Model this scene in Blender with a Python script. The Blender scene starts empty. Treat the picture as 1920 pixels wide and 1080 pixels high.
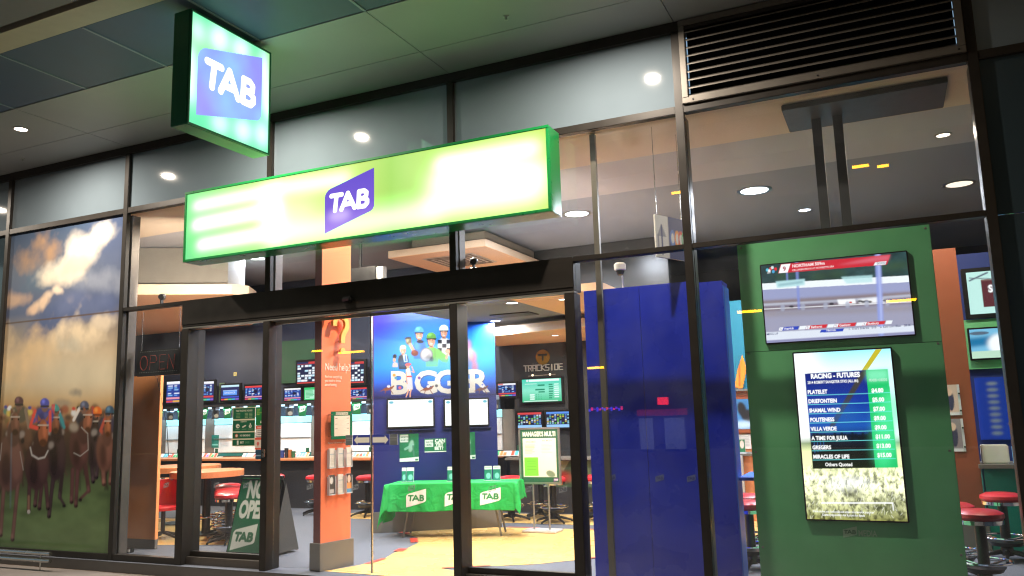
import bpy, bmesh, math, random
import numpy as np
from mathutils import Vector, Matrix
random.seed(7); RNG = np.random.default_rng(7)
scene = bpy.context.scene
COL = scene.collection
R = math.radians

# ------------------------------------------------------------------ camera
cam_d = bpy.data.cameras.new("camera"); cam = bpy.data.objects.new("camera", cam_d); COL.objects.link(cam)
scene.camera = cam
cam_d.sensor_width = 36.0; cam_d.lens = 36.0 * 1520.0 / 1920.0
cam_d.clip_start = 0.05; cam_d.clip_end = 500
yaw, pitch, roll = .430232, .153265, -.0295425
fwd = Vector((-math.sin(yaw)*math.cos(pitch), math.cos(yaw)*math.cos(pitch), math.sin(pitch)))
rgt = Vector((math.cos(yaw), math.sin(yaw), 0)); upv = rgt.cross(fwd)
r2 = rgt*math.cos(roll) + upv*math.sin(roll); u2 = -rgt*math.sin(roll) + upv*math.cos(roll)
m3 = Matrix((r2, u2, -fwd)).transposed()
cam.matrix_world = Matrix.Translation((0, -7.264, 1.626)) @ m3.to_4x4()

# ------------------------------------------------------------------ world, moonlight, exposure
world = bpy.data.worlds.new("World"); scene.world = world; world.use_nodes = True
wn = world.node_tree; wn.nodes.clear()
wo = wn.nodes.new("ShaderNodeOutputWorld"); wb = wn.nodes.new("ShaderNodeBackground"); ws = wn.nodes.new("ShaderNodeTexSky")
ws.sky_type = 'NISHITA'; ws.sun_disc = False; ws.sun_elevation = R(9.0); ws.sun_rotation = R(150)
wb.inputs['Strength'].default_value = 0.15
wn.links.new(ws.outputs[0], wb.inputs[0]); wn.links.new(wb.outputs[0], wo.inputs[0])
sun_d = bpy.data.lights.new("sun", 'SUN'); sun_d.energy = 0.01; sun_d.angle = R(0.5); sun_d.color = (1, .9, .8)
sun = bpy.data.objects.new("sun", sun_d); COL.objects.link(sun); sun.rotation_euler = (R(80), 0, R(150))
vs = scene.view_settings; vs.view_transform = 'Standard'; vs.look = 'None'; vs.exposure = 0.2; vs.gamma = 1.0
scene.render.engine = 'CYCLES'
cy = scene.cycles; cy.pixel_filter_type = 'BLACKMAN_HARRIS'; cy.filter_width = 1.15; cy.use_denoising = True; cy.max_bounces = 10; cy.diffuse_bounces = 4; cy.glossy_bounces = 4
cy.transparent_max_bounces = 24; cy.sample_clamp_indirect = 4.0; cy.caustics_reflective = False; cy.caustics_refractive = False
try: cy.denoiser = 'OPENIMAGEDENOISE'
except Exception: pass

LAMP_GAIN = 2.2
# ------------------------------------------------------------------ materials
def lin(c):
    c = np.asarray(c, float)/255.0
    return np.where(c <= .04045, c/12.92, ((c+.055)/1.055)**2.4)
def col4(c): v = lin(c); return (float(v[0]), float(v[1]), float(v[2]), 1.0)
MATS = {}
def mat(name, c, rough=.5, metal=0., emit=0., var=.06, scale=9., bump=0., spec=.5, coat=0., rv=.08):
    if name in MATS: return MATS[name]
    m = bpy.data.materials.new(name); m.use_nodes = True; MATS[name] = m
    nt = m.node_tree; b = nt.nodes['Principled BSDF']; b.inputs['Metallic'].default_value = metal
    b.inputs['Specular IOR Level'].default_value = spec; b.inputs['Coat Weight'].default_value = coat
    tc = nt.nodes.new('ShaderNodeTexCoord'); n = nt.nodes.new('ShaderNodeTexNoise'); n.inputs['Scale'].default_value = scale
    n.inputs['Detail'].default_value = 6
    nt.links.new(tc.outputs['Object'], n.inputs['Vector'])
    mx = nt.nodes.new('ShaderNodeMix'); mx.data_type = 'RGBA'; v = lin(c)
    mx.inputs['A'].default_value = (*[float(x*(1-var*2)) for x in v], 1); mx.inputs['B'].default_value = (*[float(min(1, x*(1+var*2))) for x in v], 1)
    nt.links.new(n.outputs['Fac'], mx.inputs['Factor']); nt.links.new(mx.outputs['Result'], b.inputs['Base Color'])
    mr = nt.nodes.new('ShaderNodeMapRange'); mr.inputs['To Min'].default_value = max(0, rough-rv); mr.inputs['To Max'].default_value = min(1, rough+rv)
    nt.links.new(n.outputs['Fac'], mr.inputs['Value']); nt.links.new(mr.outputs['Result'], b.inputs['Roughness'])
    if emit:
        nt.links.new(mx.outputs['Result'], b.inputs['Emission Color']); b.inputs['Emission Strength'].default_value = emit
    if bump:
        n2 = nt.nodes.new('ShaderNodeTexNoise'); n2.inputs['Scale'].default_value = scale*14; n2.inputs['Detail'].default_value = 3
        nt.links.new(tc.outputs['Object'], n2.inputs['Vector'])
        bp = nt.nodes.new('ShaderNodeBump'); bp.inputs['Strength'].default_value = bump; bp.inputs['Distance'].default_value = .01
        nt.links.new(n2.outputs['Fac'], bp.inputs['Height']); nt.links.new(bp.outputs['Normal'], b.inputs['Normal'])
    return m
def mat_glass():
    m = bpy.data.materials.new('clear_glass'); m.use_nodes = True; nt = m.node_tree; nt.nodes.clear()
    o = nt.nodes.new('ShaderNodeOutputMaterial'); t = nt.nodes.new('ShaderNodeBsdfTransparent'); g = nt.nodes.new('ShaderNodeBsdfGlossy')
    lw = nt.nodes.new('ShaderNodeLayerWeight'); pw = nt.nodes.new('ShaderNodeMath'); pw.operation = 'POWER'; pw.inputs[1].default_value = 5.0
    f = nt.nodes.new('ShaderNodeMath'); f.operation = 'MULTIPLY_ADD'; f.inputs[1].default_value = .95; f.inputs[2].default_value = .06; x = nt.nodes.new('ShaderNodeMixShader')
    nt.links.new(lw.outputs['Facing'], pw.inputs[0]); nt.links.new(pw.outputs[0], f.inputs[0])
    t.inputs[0].default_value = (.955, .965, .965, 1); g.inputs['Roughness'].default_value = .006
    n = nt.nodes.new('ShaderNodeTexNoise'); n.inputs['Scale'].default_value = 1.3
    bp = nt.nodes.new('ShaderNodeBump'); bp.inputs['Strength'].default_value = .015; bp.inputs['Distance'].default_value = .05
    nt.links.new(n.outputs['Fac'], bp.inputs['Height']); nt.links.new(bp.outputs[0], g.inputs['Normal'])
    nt.links.new(f.outputs[0], x.inputs[0]); nt.links.new(t.outputs[0], x.inputs[1]); nt.links.new(g.outputs[0], x.inputs[2]); df = nt.nodes.new('ShaderNodeBsdfDiffuse'); df.inputs[0].default_value = (.62, .66, .72, 1); sm = nt.nodes.new('ShaderNodeTexNoise'); sm.inputs['Scale'].default_value = 2.6; sm.inputs['Detail'].default_value = 8
    tcd = nt.nodes.new('ShaderNodeTexCoord'); nt.links.new(tcd.outputs['Object'], sm.inputs['Vector']); dm = nt.nodes.new('ShaderNodeMapRange'); dm.inputs['From Min'].default_value = .35; dm.inputs['From Max'].default_value = .75; dm.inputs['To Min'].default_value = .006; dm.inputs['To Max'].default_value = .034
    x2 = nt.nodes.new('ShaderNodeMixShader'); nt.links.new(sm.outputs['Fac'], dm.inputs['Value']); nt.links.new(dm.outputs[0], x2.inputs[0]); nt.links.new(x.outputs[0], x2.inputs[1]); nt.links.new(df.outputs[0], x2.inputs[2]); nt.links.new(x2.outputs[0], o.inputs[0])
    return m
GLASS = mat_glass()
def mat_attr(name, emit=0., rough=.4, backlit=False):
    m = bpy.data.materials.new(name); m.use_nodes = True; nt = m.node_tree; b = nt.nodes['Principled BSDF']
    a = nt.nodes.new('ShaderNodeAttribute'); a.attribute_name = 'art'
    b.inputs['Roughness'].default_value = rough
    if emit:
        b.inputs['Base Color'].default_value = (.01, .01, .012, 1); nt.links.new(a.outputs['Color'], b.inputs['Emission Color']); b.inputs['Emission Strength'].default_value = emit
    else: nt.links.new(a.outputs['Color'], b.inputs['Base Color'])
    if emit and not backlit: m.cycles.emission_sampling = 'NONE'
    return m
PRINT = mat_attr('printed_graphic', rough=.45)
GLOSSY_PRINT = mat_attr('glossy_print', rough=.12)
SCREEN = mat_attr('lit_screen', emit=1.0, rough=.15)
BACKLIT = mat_attr('backlit_acrylic', emit=1.0, rough=.2, backlit=True)

# ------------------------------------------------------------------ mesh helpers
class MB:
    def __init__(s): s.bm = bmesh.new()
    def _add(s, verts, faces, mtx=None):
        vs_ = [s.bm.verts.new(mtx @ Vector(v) if mtx else v) for v in verts]
        for f in faces:
            try: s.bm.faces.new([vs_[i] for i in f])
            except ValueError: pass
        return s
    def box(s, x0, x1, y0, y1, z0, z1, mtx=None):
        v = [(x, y, z) for z in (z0, z1) for y in (y0, y1) for x in (x0, x1)]
        return s._add(v, [(0, 2, 3, 1), (4, 5, 7, 6), (0, 1, 5, 4), (2, 6, 7, 3), (0, 4, 6, 2), (1, 3, 7, 5)], mtx)
    def prism(s, pts, z0, z1, mtx=None):
        n = len(pts); v = [(x, y, z0) for x, y in pts] + [(x, y, z1) for x, y in pts]
        f = [tuple(reversed(range(n))), tuple(range(n, 2*n))] + [(i, (i+1) % n, n+(i+1) % n, n+i) for i in range(n)]
        return s._add(v, f, mtx)
    def sheet(s, pts, z, mtx=None):
        return s._add([(x, y, z) for x, y in pts], [tuple(range(len(pts)))], mtx)
    def lathe(s, prof, seg=24, mtx=None, cx=0, cy=0):
        v, f = [], []
        for r, z in prof:
            for k in range(seg):
                a = 2*math.pi*k/seg; v.append((cx+r*math.cos(a), cy+r*math.sin(a), z))
        for i in range(len(prof)-1):
            for k in range(seg):
                k2 = (k+1) % seg; f.append((i*seg+k, i*seg+k2, (i+1)*seg+k2, (i+1)*seg+k))
        f.append(tuple(reversed(range(seg)))); f.append(tuple(range((len(prof)-1)*seg, len(prof)*seg)))
        return s._add(v, f, mtx)
    def tube(s, path, r, seg=10, closed=False):
        path = [Vector(p) for p in path]; n = len(path); v, f = [], []
        for i, p in enumerate(path):
            a = path[(i-1) % n] if (closed or i > 0) else p; b = path[(i+1) % n] if (closed or i < n-1) else p
            t = (b-a).normalized(); ref = Vector((0, 0, 1)) if abs(t.z) < .9 else Vector((1, 0, 0))
            x = t.cross(ref).normalized(); y = t.cross(x).normalized(); rr = r[i] if isinstance(r, (list, tuple)) else r
            for k in range(seg):
                q = 2*math.pi*k/seg; v.append(p + x*math.cos(q)*rr + y*math.sin(q)*rr)
        m = n if closed else n-1
        for i in range(m):
            for k in range(seg):
                k2 = (k+1) % seg; j = (i+1) % n; f.append((i*seg+k, i*seg+k2, j*seg+k2, j*seg+k))
        if not closed: f.append(tuple(range(seg))); f.append(tuple(reversed(range((n-1)*seg, n*seg))))
        return s._add(v, f)
    def build(s, name, m, parent=None, bevel=0., smooth=False):
        bmesh.ops.recalc_face_normals(s.bm, faces=s.bm.faces)
        if bevel: bmesh.ops.bevel(s.bm, geom=list(s.bm.edges), offset=bevel, segments=2, affect='EDGES', clamp_overlap=True)
        me = bpy.data.meshes.new(name); s.bm.to_mesh(me); s.bm.free()
        if smooth:
            for p in me.polygons: p.use_smooth = True
            try: me.set_sharp_from_angle(angle=R(40))
            except Exception: pass
        me.materials.append(m); return link(name, me, parent)
def link(name, data, parent=None):
    o = bpy.data.objects.new(name, data); COL.objects.link(o)
    if parent is not None:
        o.parent = parent; p = parent; mw = Matrix.Identity(4)
        chain = []
        while p is not None: chain.append(p); p = p.parent
        for q in reversed(chain): mw = mw @ q.matrix_parent_inverse @ q.matrix_basis
        o.matrix_parent_inverse = mw.inverted()
    return o
def tag(o, label=None, cat=None, group=None, kind=None):
    if label: o['label'] = label
    if cat: o['category'] = cat
    if group: o['group'] = group
    if kind: o['kind'] = kind
    return o
def thing(name, label, cat, loc=(0, 0, 0), group=None):
    o = bpy.data.objects.new(name, None); o.empty_display_size = .1; o.location = loc; COL.objects.link(o)
    return tag(o, label, cat, group)
def dup(root, loc, rz=0., label=None, sc=None):
    def cp(o, par):
        c = o.copy(); COL.objects.link(c)
        if par: c.parent = par
        for ch in list(o.children): cp(ch, c)
        return c
    r = cp(root, None); r.location = loc; r.rotation_euler = (0, 0, rz)
    if sc: r.scale = (sc, sc, sc)
    if label: r['label'] = label
    return r
def frame_mtx(o, ux, uz=(0, 0, 1)):   # local x along ux, local z along uz, local -y = outward face
    ux = Vector(ux).normalized(); uz = Vector(uz).normalized(); uy = uz.cross(ux)
    m = Matrix((ux, uy, uz)).transposed().to_4x4(); m.translation = Vector(o); return m

# ------------------------------------------------------------------ painter: printed and lit pictures as coloured meshes
_GL = {}
def glyphs(s, bold):
    k = (s, bold)
    if k not in _GL:
        c = bpy.data.curves.new('t', 'FONT'); c.body = s; c.resolution_u = 3; c.offset = bold
        o = bpy.data.objects.new('t', c); me = o.to_mesh(); me.calc_loop_triangles()
        v = np.array([q.co[:2] for q in me.vertices]).reshape(-1, 2)
        t = np.array([q.vertices[:] for q in me.loop_triangles]).reshape(-1, 3)
        _GL[k] = (v, t); o.to_mesh_clear(); bpy.data.objects.remove(o); bpy.data.curves.remove(c)
    return _GL[k]
def blur(a, r):
    if r < .4: return a
    n = int(max(1, math.ceil(r*2.5))); k = np.exp(-.5*(np.arange(-n, n+1)/r)**2); k /= k.sum()
    p = np.pad(a, ((n, n), (0, 0)), mode='edge'); a = sum(k[i]*p[i:i+a.shape[0]] for i in range(2*n+1))
    p = np.pad(a, ((0, 0), (n, n)), mode='edge'); return sum(k[i]*p[:, i:i+a.shape[1]] for i in range(2*n+1))
def fbm(h, w, base=4, oct=5, asp=1.0):
    out = np.zeros((h, w)); amp = 1.; tot = 0
    for o in range(oct):
        n = base*2**o; gy, gx = n+2, max(2, int(n*asp))+2
        g = RNG.random((gy, gx)); yy = np.linspace(0, gy-1.001, h); xx = np.linspace(0, gx-1.001, w)
        iy = yy.astype(int); ix = xx.astype(int); fy = (yy-iy)[:, None]; fx = (xx-ix)[None]; fy = fy*fy*(3-2*fy); fx = fx*fx*(3-2*fx)
        iy1 = np.minimum(iy+1, gy-1); ix1 = np.minimum(ix+1, gx-1)
        out += amp*((g[iy][:, ix]*(1-fx)+g[iy][:, ix1]*fx)*(1-fy)+(g[iy1][:, ix]*(1-fx)+g[iy1][:, ix1]*fx)*fy); tot += amp; amp *= .55
    return out/tot
def homog(src, dst):
    A, b = [], []
    for (x, y), (u, v) in zip(src, dst):
        A += [[x, y, 1, 0, 0, 0, -u*x, -u*y], [0, 0, 0, x, y, 1, -v*x, -v*y]]; b += [u, v]
    return np.append(np.linalg.solve(np.array(A, float), np.array(b, float)), 1).reshape(3, 3)
class Art:
    """a flat picture of w x h cells; drawing coordinates are those of the sketch whose corner points are given"""
    def __init__(s, w, h, bg=(0, 0, 0), quad=None, k=1.0):
        s.w, s.h = w, h; s.a = np.ones((h, w, 3))*lin(bg)*k; s.mask = None
        s.quad(quad or [(0, 0), (1, 0), (1, 1), (0, 1)])
    def quad(s, q): s.H = homog(q, [(0, 0), (s.w, 0), (s.w, s.h), (0, s.h)]); return s
    def T(s, p):
        p = np.asarray(p, float).reshape(-1, 2); q = np.c_[p, np.ones(len(p))] @ s.H.T; return q[:, :2]/q[:, 2:]
    def sc(s, x, y):
        a, b, c = s.T([(x, y), (x+1e-3, y), (x, y+1e-3)])*1.0; return np.hypot(*(b-a))*1e3, np.hypot(*(c-a))*1e3
    def blend(s, m, c, al=1., k=1.):
        m = np.clip(m*al, 0, 1)[..., None]; s.a = s.a*(1-m) + lin(c)*k*m; return s
    def polymask(s, pts, soft=0., ss=3):
        p = s.T(pts); m = np.zeros((s.h, s.w))
        x0, x1 = int(max(0, p[:, 0].min()-1)), int(min(s.w, p[:, 0].max()+2)); y0, y1 = int(max(0, p[:, 1].min()-1)), int(min(s.h, p[:, 1].max()+2))
        if x1 > x0 and y1 > y0:
            xs = x0+(np.arange((x1-x0)*ss)+.5)/ss; ys = y0+(np.arange((y1-y0)*ss)+.5)/ss
            ins = np.zeros((len(ys), len(xs)), bool)
            for (ax, ay), (bx, by) in zip(p, np.roll(p, -1, 0)):
                if ay == by: continue
                cr = ((ay > ys) != (by > ys)); xc = ax+(ys-ay)*(bx-ax)/(by-ay); ins ^= cr[:, None] & (xs[None] < xc[:, None])
            m[y0:y1, x0:x1] = ins.reshape(y1-y0, ss, x1-x0, ss).mean((1, 3))
        if soft: m = blur(m, soft)
        return m
    def poly(s, pts, c, al=1., soft=0., k=1.): return s.blend(s.polymask(pts, soft), c, al, k)
    def rect(s, x0, y0, x1, y1, c, al=1., soft=0., k=1.): return s.poly([(x0, y0), (x1, y0), (x1, y1), (x0, y1)], c, al, soft, k)
    def ell(s, x, y, rx, ry, c, rot=0., al=1., soft=0., k=1.):
        t = np.linspace(0, 2*np.pi, 28, endpoint=False); a = math.radians(rot); X = rx*np.cos(t); Y = ry*np.sin(t)
        return s.poly(np.c_[x+X*math.cos(a)-Y*math.sin(a), y+X*math.sin(a)+Y*math.cos(a)], c, al, soft, k)
    def line(s, pts, w, c, al=1., soft=0., k=1.):
        m = np.zeros((s.h, s.w)); sx, sy = s.sc(*pts[0]); r = max(.35, w*math.sqrt(sx*sy)/2); P = s.T(pts)
        yy, xx = np.mgrid[0:s.h, 0:s.w]+.5; d = np.full((s.h, s.w), 1e9)
        for a, b in zip(P[:-1], P[1:]):
            ab = b-a; L = ab@ab+1e-9; t = np.clip(((xx-a[0])*ab[0]+(yy-a[1])*ab[1])/L, 0, 1); d = np.minimum(d, np.hypot(xx-a[0]-t*ab[0], yy-a[1]-t*ab[1]))
        m = np.clip(r-d+.5, 0, 1)
        return s.blend(blur(m, soft) if soft else m, c, al, k)
    def text(s, t, x, y, h, c, bold=0., sx=1., al=1., k=1., align='l', shear=0., ss=3):
        v, tr = glyphs(t, bold)
        if not len(v): return s
        ax, ay = s.T([(x, y)])[0]; px, py = s.sc(x, y); u = h*py/.70; q = v.copy(); q[:, 0] += shear*q[:, 1]
        if align == 'c': q[:, 0] -= (q[:, 0].max()+q[:, 0].min())/2
        P = np.c_[ax+q[:, 0]*u*sx, ay-q[:, 1]*u]
        x0, x1 = int(max(0, P[:, 0].min()-1)), int(min(s.w, P[:, 0].max()+2)); y0, y1 = int(max(0, P[:, 1].min()-1)), int(min(s.h, P[:, 1].max()+2))
        if x1 <= x0 or y1 <= y0: return s
        G = np.zeros(((y1-y0)*ss, (x1-x0)*ss), bool); Q = (P-[x0, y0])*ss
        for i in tr:
            A, B, C = Q[i]; bx0 = int(max(0, min(A[0], B[0], C[0]))); bx1 = int(min(G.shape[1], max(A[0], B[0], C[0])+1)); by0 = int(max(0, min(A[1], B[1], C[1]))); by1 = int(min(G.shape[0], max(A[1], B[1], C[1])+1))
            if bx1 <= bx0 or by1 <= by0: continue
            gx = np.arange(bx0, bx1)+.5; gy = (np.arange(by0, by1)+.5)[:, None]
            e = lambda a, b: (b[0]-a[0])*(gy-a[1])-(b[1]-a[1])*(gx-a[0])
            e1, e2, e3 = e(A, B), e(B, C), e(C, A); G[by0:by1, bx0:bx1] |= ((e1 >= 0) & (e2 >= 0) & (e3 >= 0)) | ((e1 <= 0) & (e2 <= 0) & (e3 <= 0))
        m = np.zeros((s.h, s.w)); m[y0:y1, x0:x1] = G.reshape(y1-y0, ss, x1-x0, ss).mean((1, 3))
        return s.blend(m, c, al, k)
    def noise(s, amt, base=6, oct=4, asp=1.): n = fbm(s.h, s.w, base, oct, asp); s.a *= (1+(n-.5)*2*amt)[..., None]; return s
    def grad(s, stops, axis=1, k=1.):   # stops in canvas fraction
        t = np.linspace(0, 1, s.h if axis else s.w); cs = np.array([lin(c) for _, c in stops]); xs = [p for p, _ in stops]
        g = np.stack([np.interp(t, xs, cs[:, i]) for i in range(3)], -1)*k; s.a[:] = g[:, None] if axis else g[None]; return s
    def logo(s, x, y, w, h, bg, fg, k=1., kf=1., shape=True):   # slanted badge with the three letters
        P = lambda q: [(x+a*w, y+b*h) for a, b in q]
        badge = [(0, .45)]+[(.0+.13*(1-math.cos(t)), .40-.15*math.sin(t)-.02*(1-math.cos(t))) for t in np.linspace(.2, 1.45, 5)]+[(1, 0), (1, .58)]+[(1-.13*(1-math.cos(t)), .62+.12*math.sin(t)) for t in np.linspace(.2, 1.45, 5)]+[(0, 1.0)]
        pm = s.polymask(P(badge))
        if shape: s.blend(pm, bg, 1, k)
        lw = .08*w; yy = lambda v: v/1.055
        for st in ([(.14, .385), (.35, .385)], [(.245, .385), (.215, .66)], [(.475, .38), (.345, .66)], [(.475, .38), (.61, .66)], [(.41, .575), (.55, .575)],
                   [(.70, .385), (.685, .66)], [(.70, .385), (.80, .385), (.845, .42), (.84, .48), (.80, .515), (.70, .515)], [(.80, .515), (.86, .56), (.86, .61), (.81, .66), (.685, .66)]):
            s.line(P([(a, yy(b)) for a, b in st]), lw, fg, k=kf)
        return pm
    def cloud(s, x, y, rx, ry, c, rot=0., al=1., soft=8, k=1.6):
        t = np.linspace(0, 2*np.pi, 28, endpoint=False); q = math.radians(rot); X = rx*np.cos(t); Y = ry*np.sin(t)
        sx_, sy_ = s.sc(x, y); soft = .55*min(rx, ry)*math.sqrt(sx_*sy_)
        m = s.polymask(np.c_[x+X*math.cos(q)-Y*math.sin(q), y+X*math.sin(q)+Y*math.cos(q)], soft); n = fbm(s.h, s.w, 12, 5, .55); n = (n-n.mean())/n.std()
        m = np.clip((m*1.25+n*.2-.38)*1.5, 0, 1)*np.clip(m*5, 0, 1); return s.blend(blur(m, .7), c, al)
    def build(s, name, m, parent, o, ux, W, H, uz=(0, 0, 1), mask=None):
        """o = lower left corner seen from the front"""
        w, h = s.w, s.h; xs = (np.arange(w)/(w-1))*W; zs = (1-np.arange(h)/(h-1))*H
        ux = np.array(Vector(ux).normalized()); uzv = np.array(Vector(uz).normalized())
        V = np.array(o, float)+xs[None, :, None]*ux+zs[:, None, None]*uzv
        idx = np.arange(w*h).reshape(h, w); F = np.stack([idx[1:, :-1], idx[1:, 1:], idx[:-1, 1:], idx[:-1, :-1]], -1)
        C = s.a
        if mask is not None:
            keep = (mask[1:, :-1]+mask[1:, 1:]+mask[:-1, 1:]+mask[:-1, :-1]) > 2; F = F[keep]
            used = np.unique(F); mp = np.zeros(w*h, int); mp[used] = np.arange(len(used)); F = mp[F]; V = V.reshape(-1, 3)[used]; C = C.reshape(-1, 3)[used]
        V = V.reshape(-1, 3); F = F.reshape(-1, 4); C = C.reshape(-1, 3); n = len(F)
        me = bpy.data.meshes.new(name); me.vertices.add(len(V)); me.vertices.foreach_set('co', V.astype('f').ravel())
        me.loops.add(n*4); me.loops.foreach_set('vertex_index', F.astype('i').ravel()); me.polygons.add(n)
        me.polygons.foreach_set('loop_start', np.arange(0, 4*n, 4, dtype='i')); me.polygons.foreach_set('loop_total', np.full(n, 4, 'i'))
        me.update(calc_edges=True)
        at = me.attributes.new('art', 'FLOAT_COLOR', 'POINT'); at.data.foreach_set('color', np.c_[C, np.ones(len(C))].astype('f').ravel())
        me.materials.append(m); return link(name, me, parent)
def lettering(name, s, m, parent, mtx, h, bold=0., depth=.01, align='l', sx=1.):
    """raised letters as a mesh; local x right, local z up, -y outward"""
    c = bpy.data.curves.new('t', 'FONT'); c.body = s; c.resolution_u = 4; c.offset = bold; c.extrude = depth/2/h*.7
    o = bpy.data.objects.new('t', c); me0 = o.to_mesh(); k = h/.70
    v = np.array([q.co[:] for q in me0.vertices]); faces = [tuple(p.vertices) for p in me0.polygons]
    o.to_mesh_clear(); bpy.data.objects.remove(o); bpy.data.curves.remove(c)
    if align == 'c': v[:, 0] -= (v[:, 0].max()+v[:, 0].min())/2
    V = [mtx @ Vector((a*k*sx, -b*k, d*k)) for a, d, b in v]
    me = bpy.data.meshes.new(name); me.from_pydata(V, [], faces); me.update(); me.materials.append(m); return link(name, me, parent)
def lamp(parent, loc, power, c=(1, 1, 1), size=.16, aim=(0, 0, -1), sizey=None, spread=170):
    l = bpy.data.lights.new('lamp_light', 'AREA'); l.energy = power*LAMP_GAIN; l.color = c; l.spread = R(spread)
    if sizey: l.shape = 'RECTANGLE'; l.size = size; l.size_y = sizey
    else: l.shape = 'DISK'; l.size = size
    o = link('lamp_light', l, parent); q = Vector(aim).to_track_quat('-Z', 'Y').to_matrix().to_4x4(); q.translation = Vector(loc); o.matrix_basis = q; return o

# ------------------------------------------------------------------ shared materials
BRONZE = mat('dark_bronze_aluminium', (42, 39, 36), .42, .1, var=.14, scale=8, spec=.35)
BRONZE2 = mat('bronze_return_aluminium', (92, 86, 80), .36, .5, var=.05, scale=20)
BLACKM = mat('black_powder_coat', (20, 20, 21), .45, var=.1)
STEEL = mat('brushed_steel', (190, 190, 188), .25, 1.)
CHROME = mat('chrome', (225, 225, 230), .06, 1., var=.02)
ALU = mat('anodised_aluminium', (165, 163, 158), .35, .8)
WHITE = mat('white_paint', (225, 222, 215), .6, var=.02)
GREY = mat('grey_laminate', (108, 104, 98), .5)
BLACKP = mat('black_plastic', (14, 14, 16), .35)
WOOD = mat('orange_beech_laminate', (204, 130, 84), .38, var=.07, scale=4)
ORANGE = mat('orange_paint', (250, 130, 88), .45, var=.03, scale=3)
MAROON = mat('maroon_paint', (118, 50, 46), .5)
NAVY = mat('navy_paint', (26, 36, 100), .4, var=.05, scale=3)
RED = mat('red_vinyl', (186, 34, 42), .34, coat=.15, var=.06)
CLOTHP = mat_attr('cloth_print', rough=.75); nt_ = CLOTHP.node_tree; t_ = nt_.nodes.new('ShaderNodeTexCoord'); n_ = nt_.nodes.new('ShaderNodeTexNoise'); n_.inputs['Scale'].default_value = 7; n_.inputs['Detail'].default_value = 9; n_.inputs['Distortion'].default_value = 1.2; bp_ = nt_.nodes.new('ShaderNodeBump'); bp_.inputs['Strength'].default_value = .5; bp_.inputs['Distance'].default_value = .05
nt_.links.new(t_.outputs['Object'], n_.inputs['Vector']); nt_.links.new(n_.outputs['Fac'], bp_.inputs['Height']); nt_.links.new(bp_.outputs[0], nt_.nodes['Principled BSDF'].inputs['Normal'])
GREENC = mat('green_cabinet_paint', (22, 122, 62), .3, var=.04)
GREENW = mat('green_wall_paint', (116, 202, 140), .42, var=.06, scale=3)
CLOTH = mat('green_tablecloth', (16, 158, 70), .7, var=.05, bump=.1)

XM = [-11.159, -8.804, -6.419, -3.976, -1.548, .845, 3.25]
ZA, ZBu, ZBl, ZCu, ZCl, ZD, ZS = 5.136, 4.41, 4.336, 3.098, 3.05, .072, 5.237
#BODY
# ================================================================== SETTING
PAVE = mat('concrete_pavement', (122, 116, 112), .8, var=.12, scale=3, bump=.15)
tag(MB().sheet([(-40, -30), (40, -30), (40, -.1), (-40, -.1)], -.125).build('pavement', PAVE), kind='structure')
CARPET = mat('grey_carpet', (86, 91, 101), .95, var=.1, scale=30, bump=.3)
tag(MB().sheet([(-17, -.1), (6, -.1), (6, 10), (-17, 10)], 0).build('floor', CARPET), kind='structure')
VINYL = mat('yellow_vinyl', (214, 176, 108), .28, var=.03, scale=2)
VINYL2 = mat('pale_yellow_vinyl', (205, 178, 105), .3, var=.03, scale=2)
REDV = mat('red_vinyl_inlay', (206, 70, 58), .3)
def arc(cx, cy, r, a0, a1, n=14): return [(cx+r*math.cos(R(a0+(a1-a0)*i/n)), cy+r*math.sin(R(a0+(a1-a0)*i/n))) for i in range(n+1)]
yb = [(-5.72, .12), (-5.55, .52), (-5.5, .95), (-5.62, 1.35)]+[(-5.62, 1.6), (-5.72, 2.05), (-6.0, 2.5), (-6.4, 2.75)]+[(-6.4, 3.3), (-5.3, 3.62), (-4.3, 3.69), (-2.95, 3.7), (-2.2, 3.0), (-2.9, 1.9), (-3.65, 1.12), (-4.55, .62), (-3.9, .35), (-3.62, .06)]
tag(MB().sheet(yb, .004).sheet([(-8.6, 4.0), (-3, 4.15), (-3, 5.3), (-8.6, 5.0)], .004).sheet([(-3, 3.2), (.6, 3.2), (.6, 5.7), (-3, 5.7)], .0045).sheet([(.2, 3.3), (1.6, 3.3), (1.6, 4.4), (.2, 4.4)], .004).build('vinyl_floor', VINYL), kind='structure')
yl = [(-9.6, .92), (-8.2, 1.3), (-8.0, 2.0), (-8.9, 3.2), (-11.7, 3.35), (-12.5, 2.2), (-11.5, 1.2)]
tag(MB().sheet(yl, .004).build('vinyl_floor', VINYL), kind='structure')
tag(MB().sheet([(-9.3, 1.25), (-8.65, 1.55), (-8.7, 2.2), (-9.4, 2.9), (-11.2, 2.95), (-11.6, 2.2), (-10.4, 2.3), (-9.8, 1.7)], .008).build('vinyl_floor', VINYL2), kind='structure')
rd = MB()
for a, b, w in [((-5.50, .60), (-5.50, .95), .07), ((-5.62, 1.42), (-5.66, 1.62), .12), ((-5.8, 2.1), (-6.0, 2.4), .1), ((-6.25, 2.72), (-6.5, 2.85), .08), ((-4.55, .62), (-4.1, .9), .05), ((-3.9, .35), (-3.62, .06), .07), ((-3.3, 1.5), (-2.95, 1.88), .05), ((-5.2, 3.66), (-4.7, 3.69), .04), ((-4.2, 3.72), (-3.4, 3.72), .05)]:
    a = Vector(a); b = Vector(b); n = Vector((-(b-a).y, (b-a).x)).normalized()*w/2; rd.sheet([a+n, b+n, b-n, a-n], .008)
tag(rd.build('floor_inlay', REDV), kind='structure')
tag(MB().box(-17, 6, -.1, .12, -.12, -.004).build('threshold', mat('threshold_metal', (96, 94, 92), .4, .6)), kind='structure')

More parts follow.
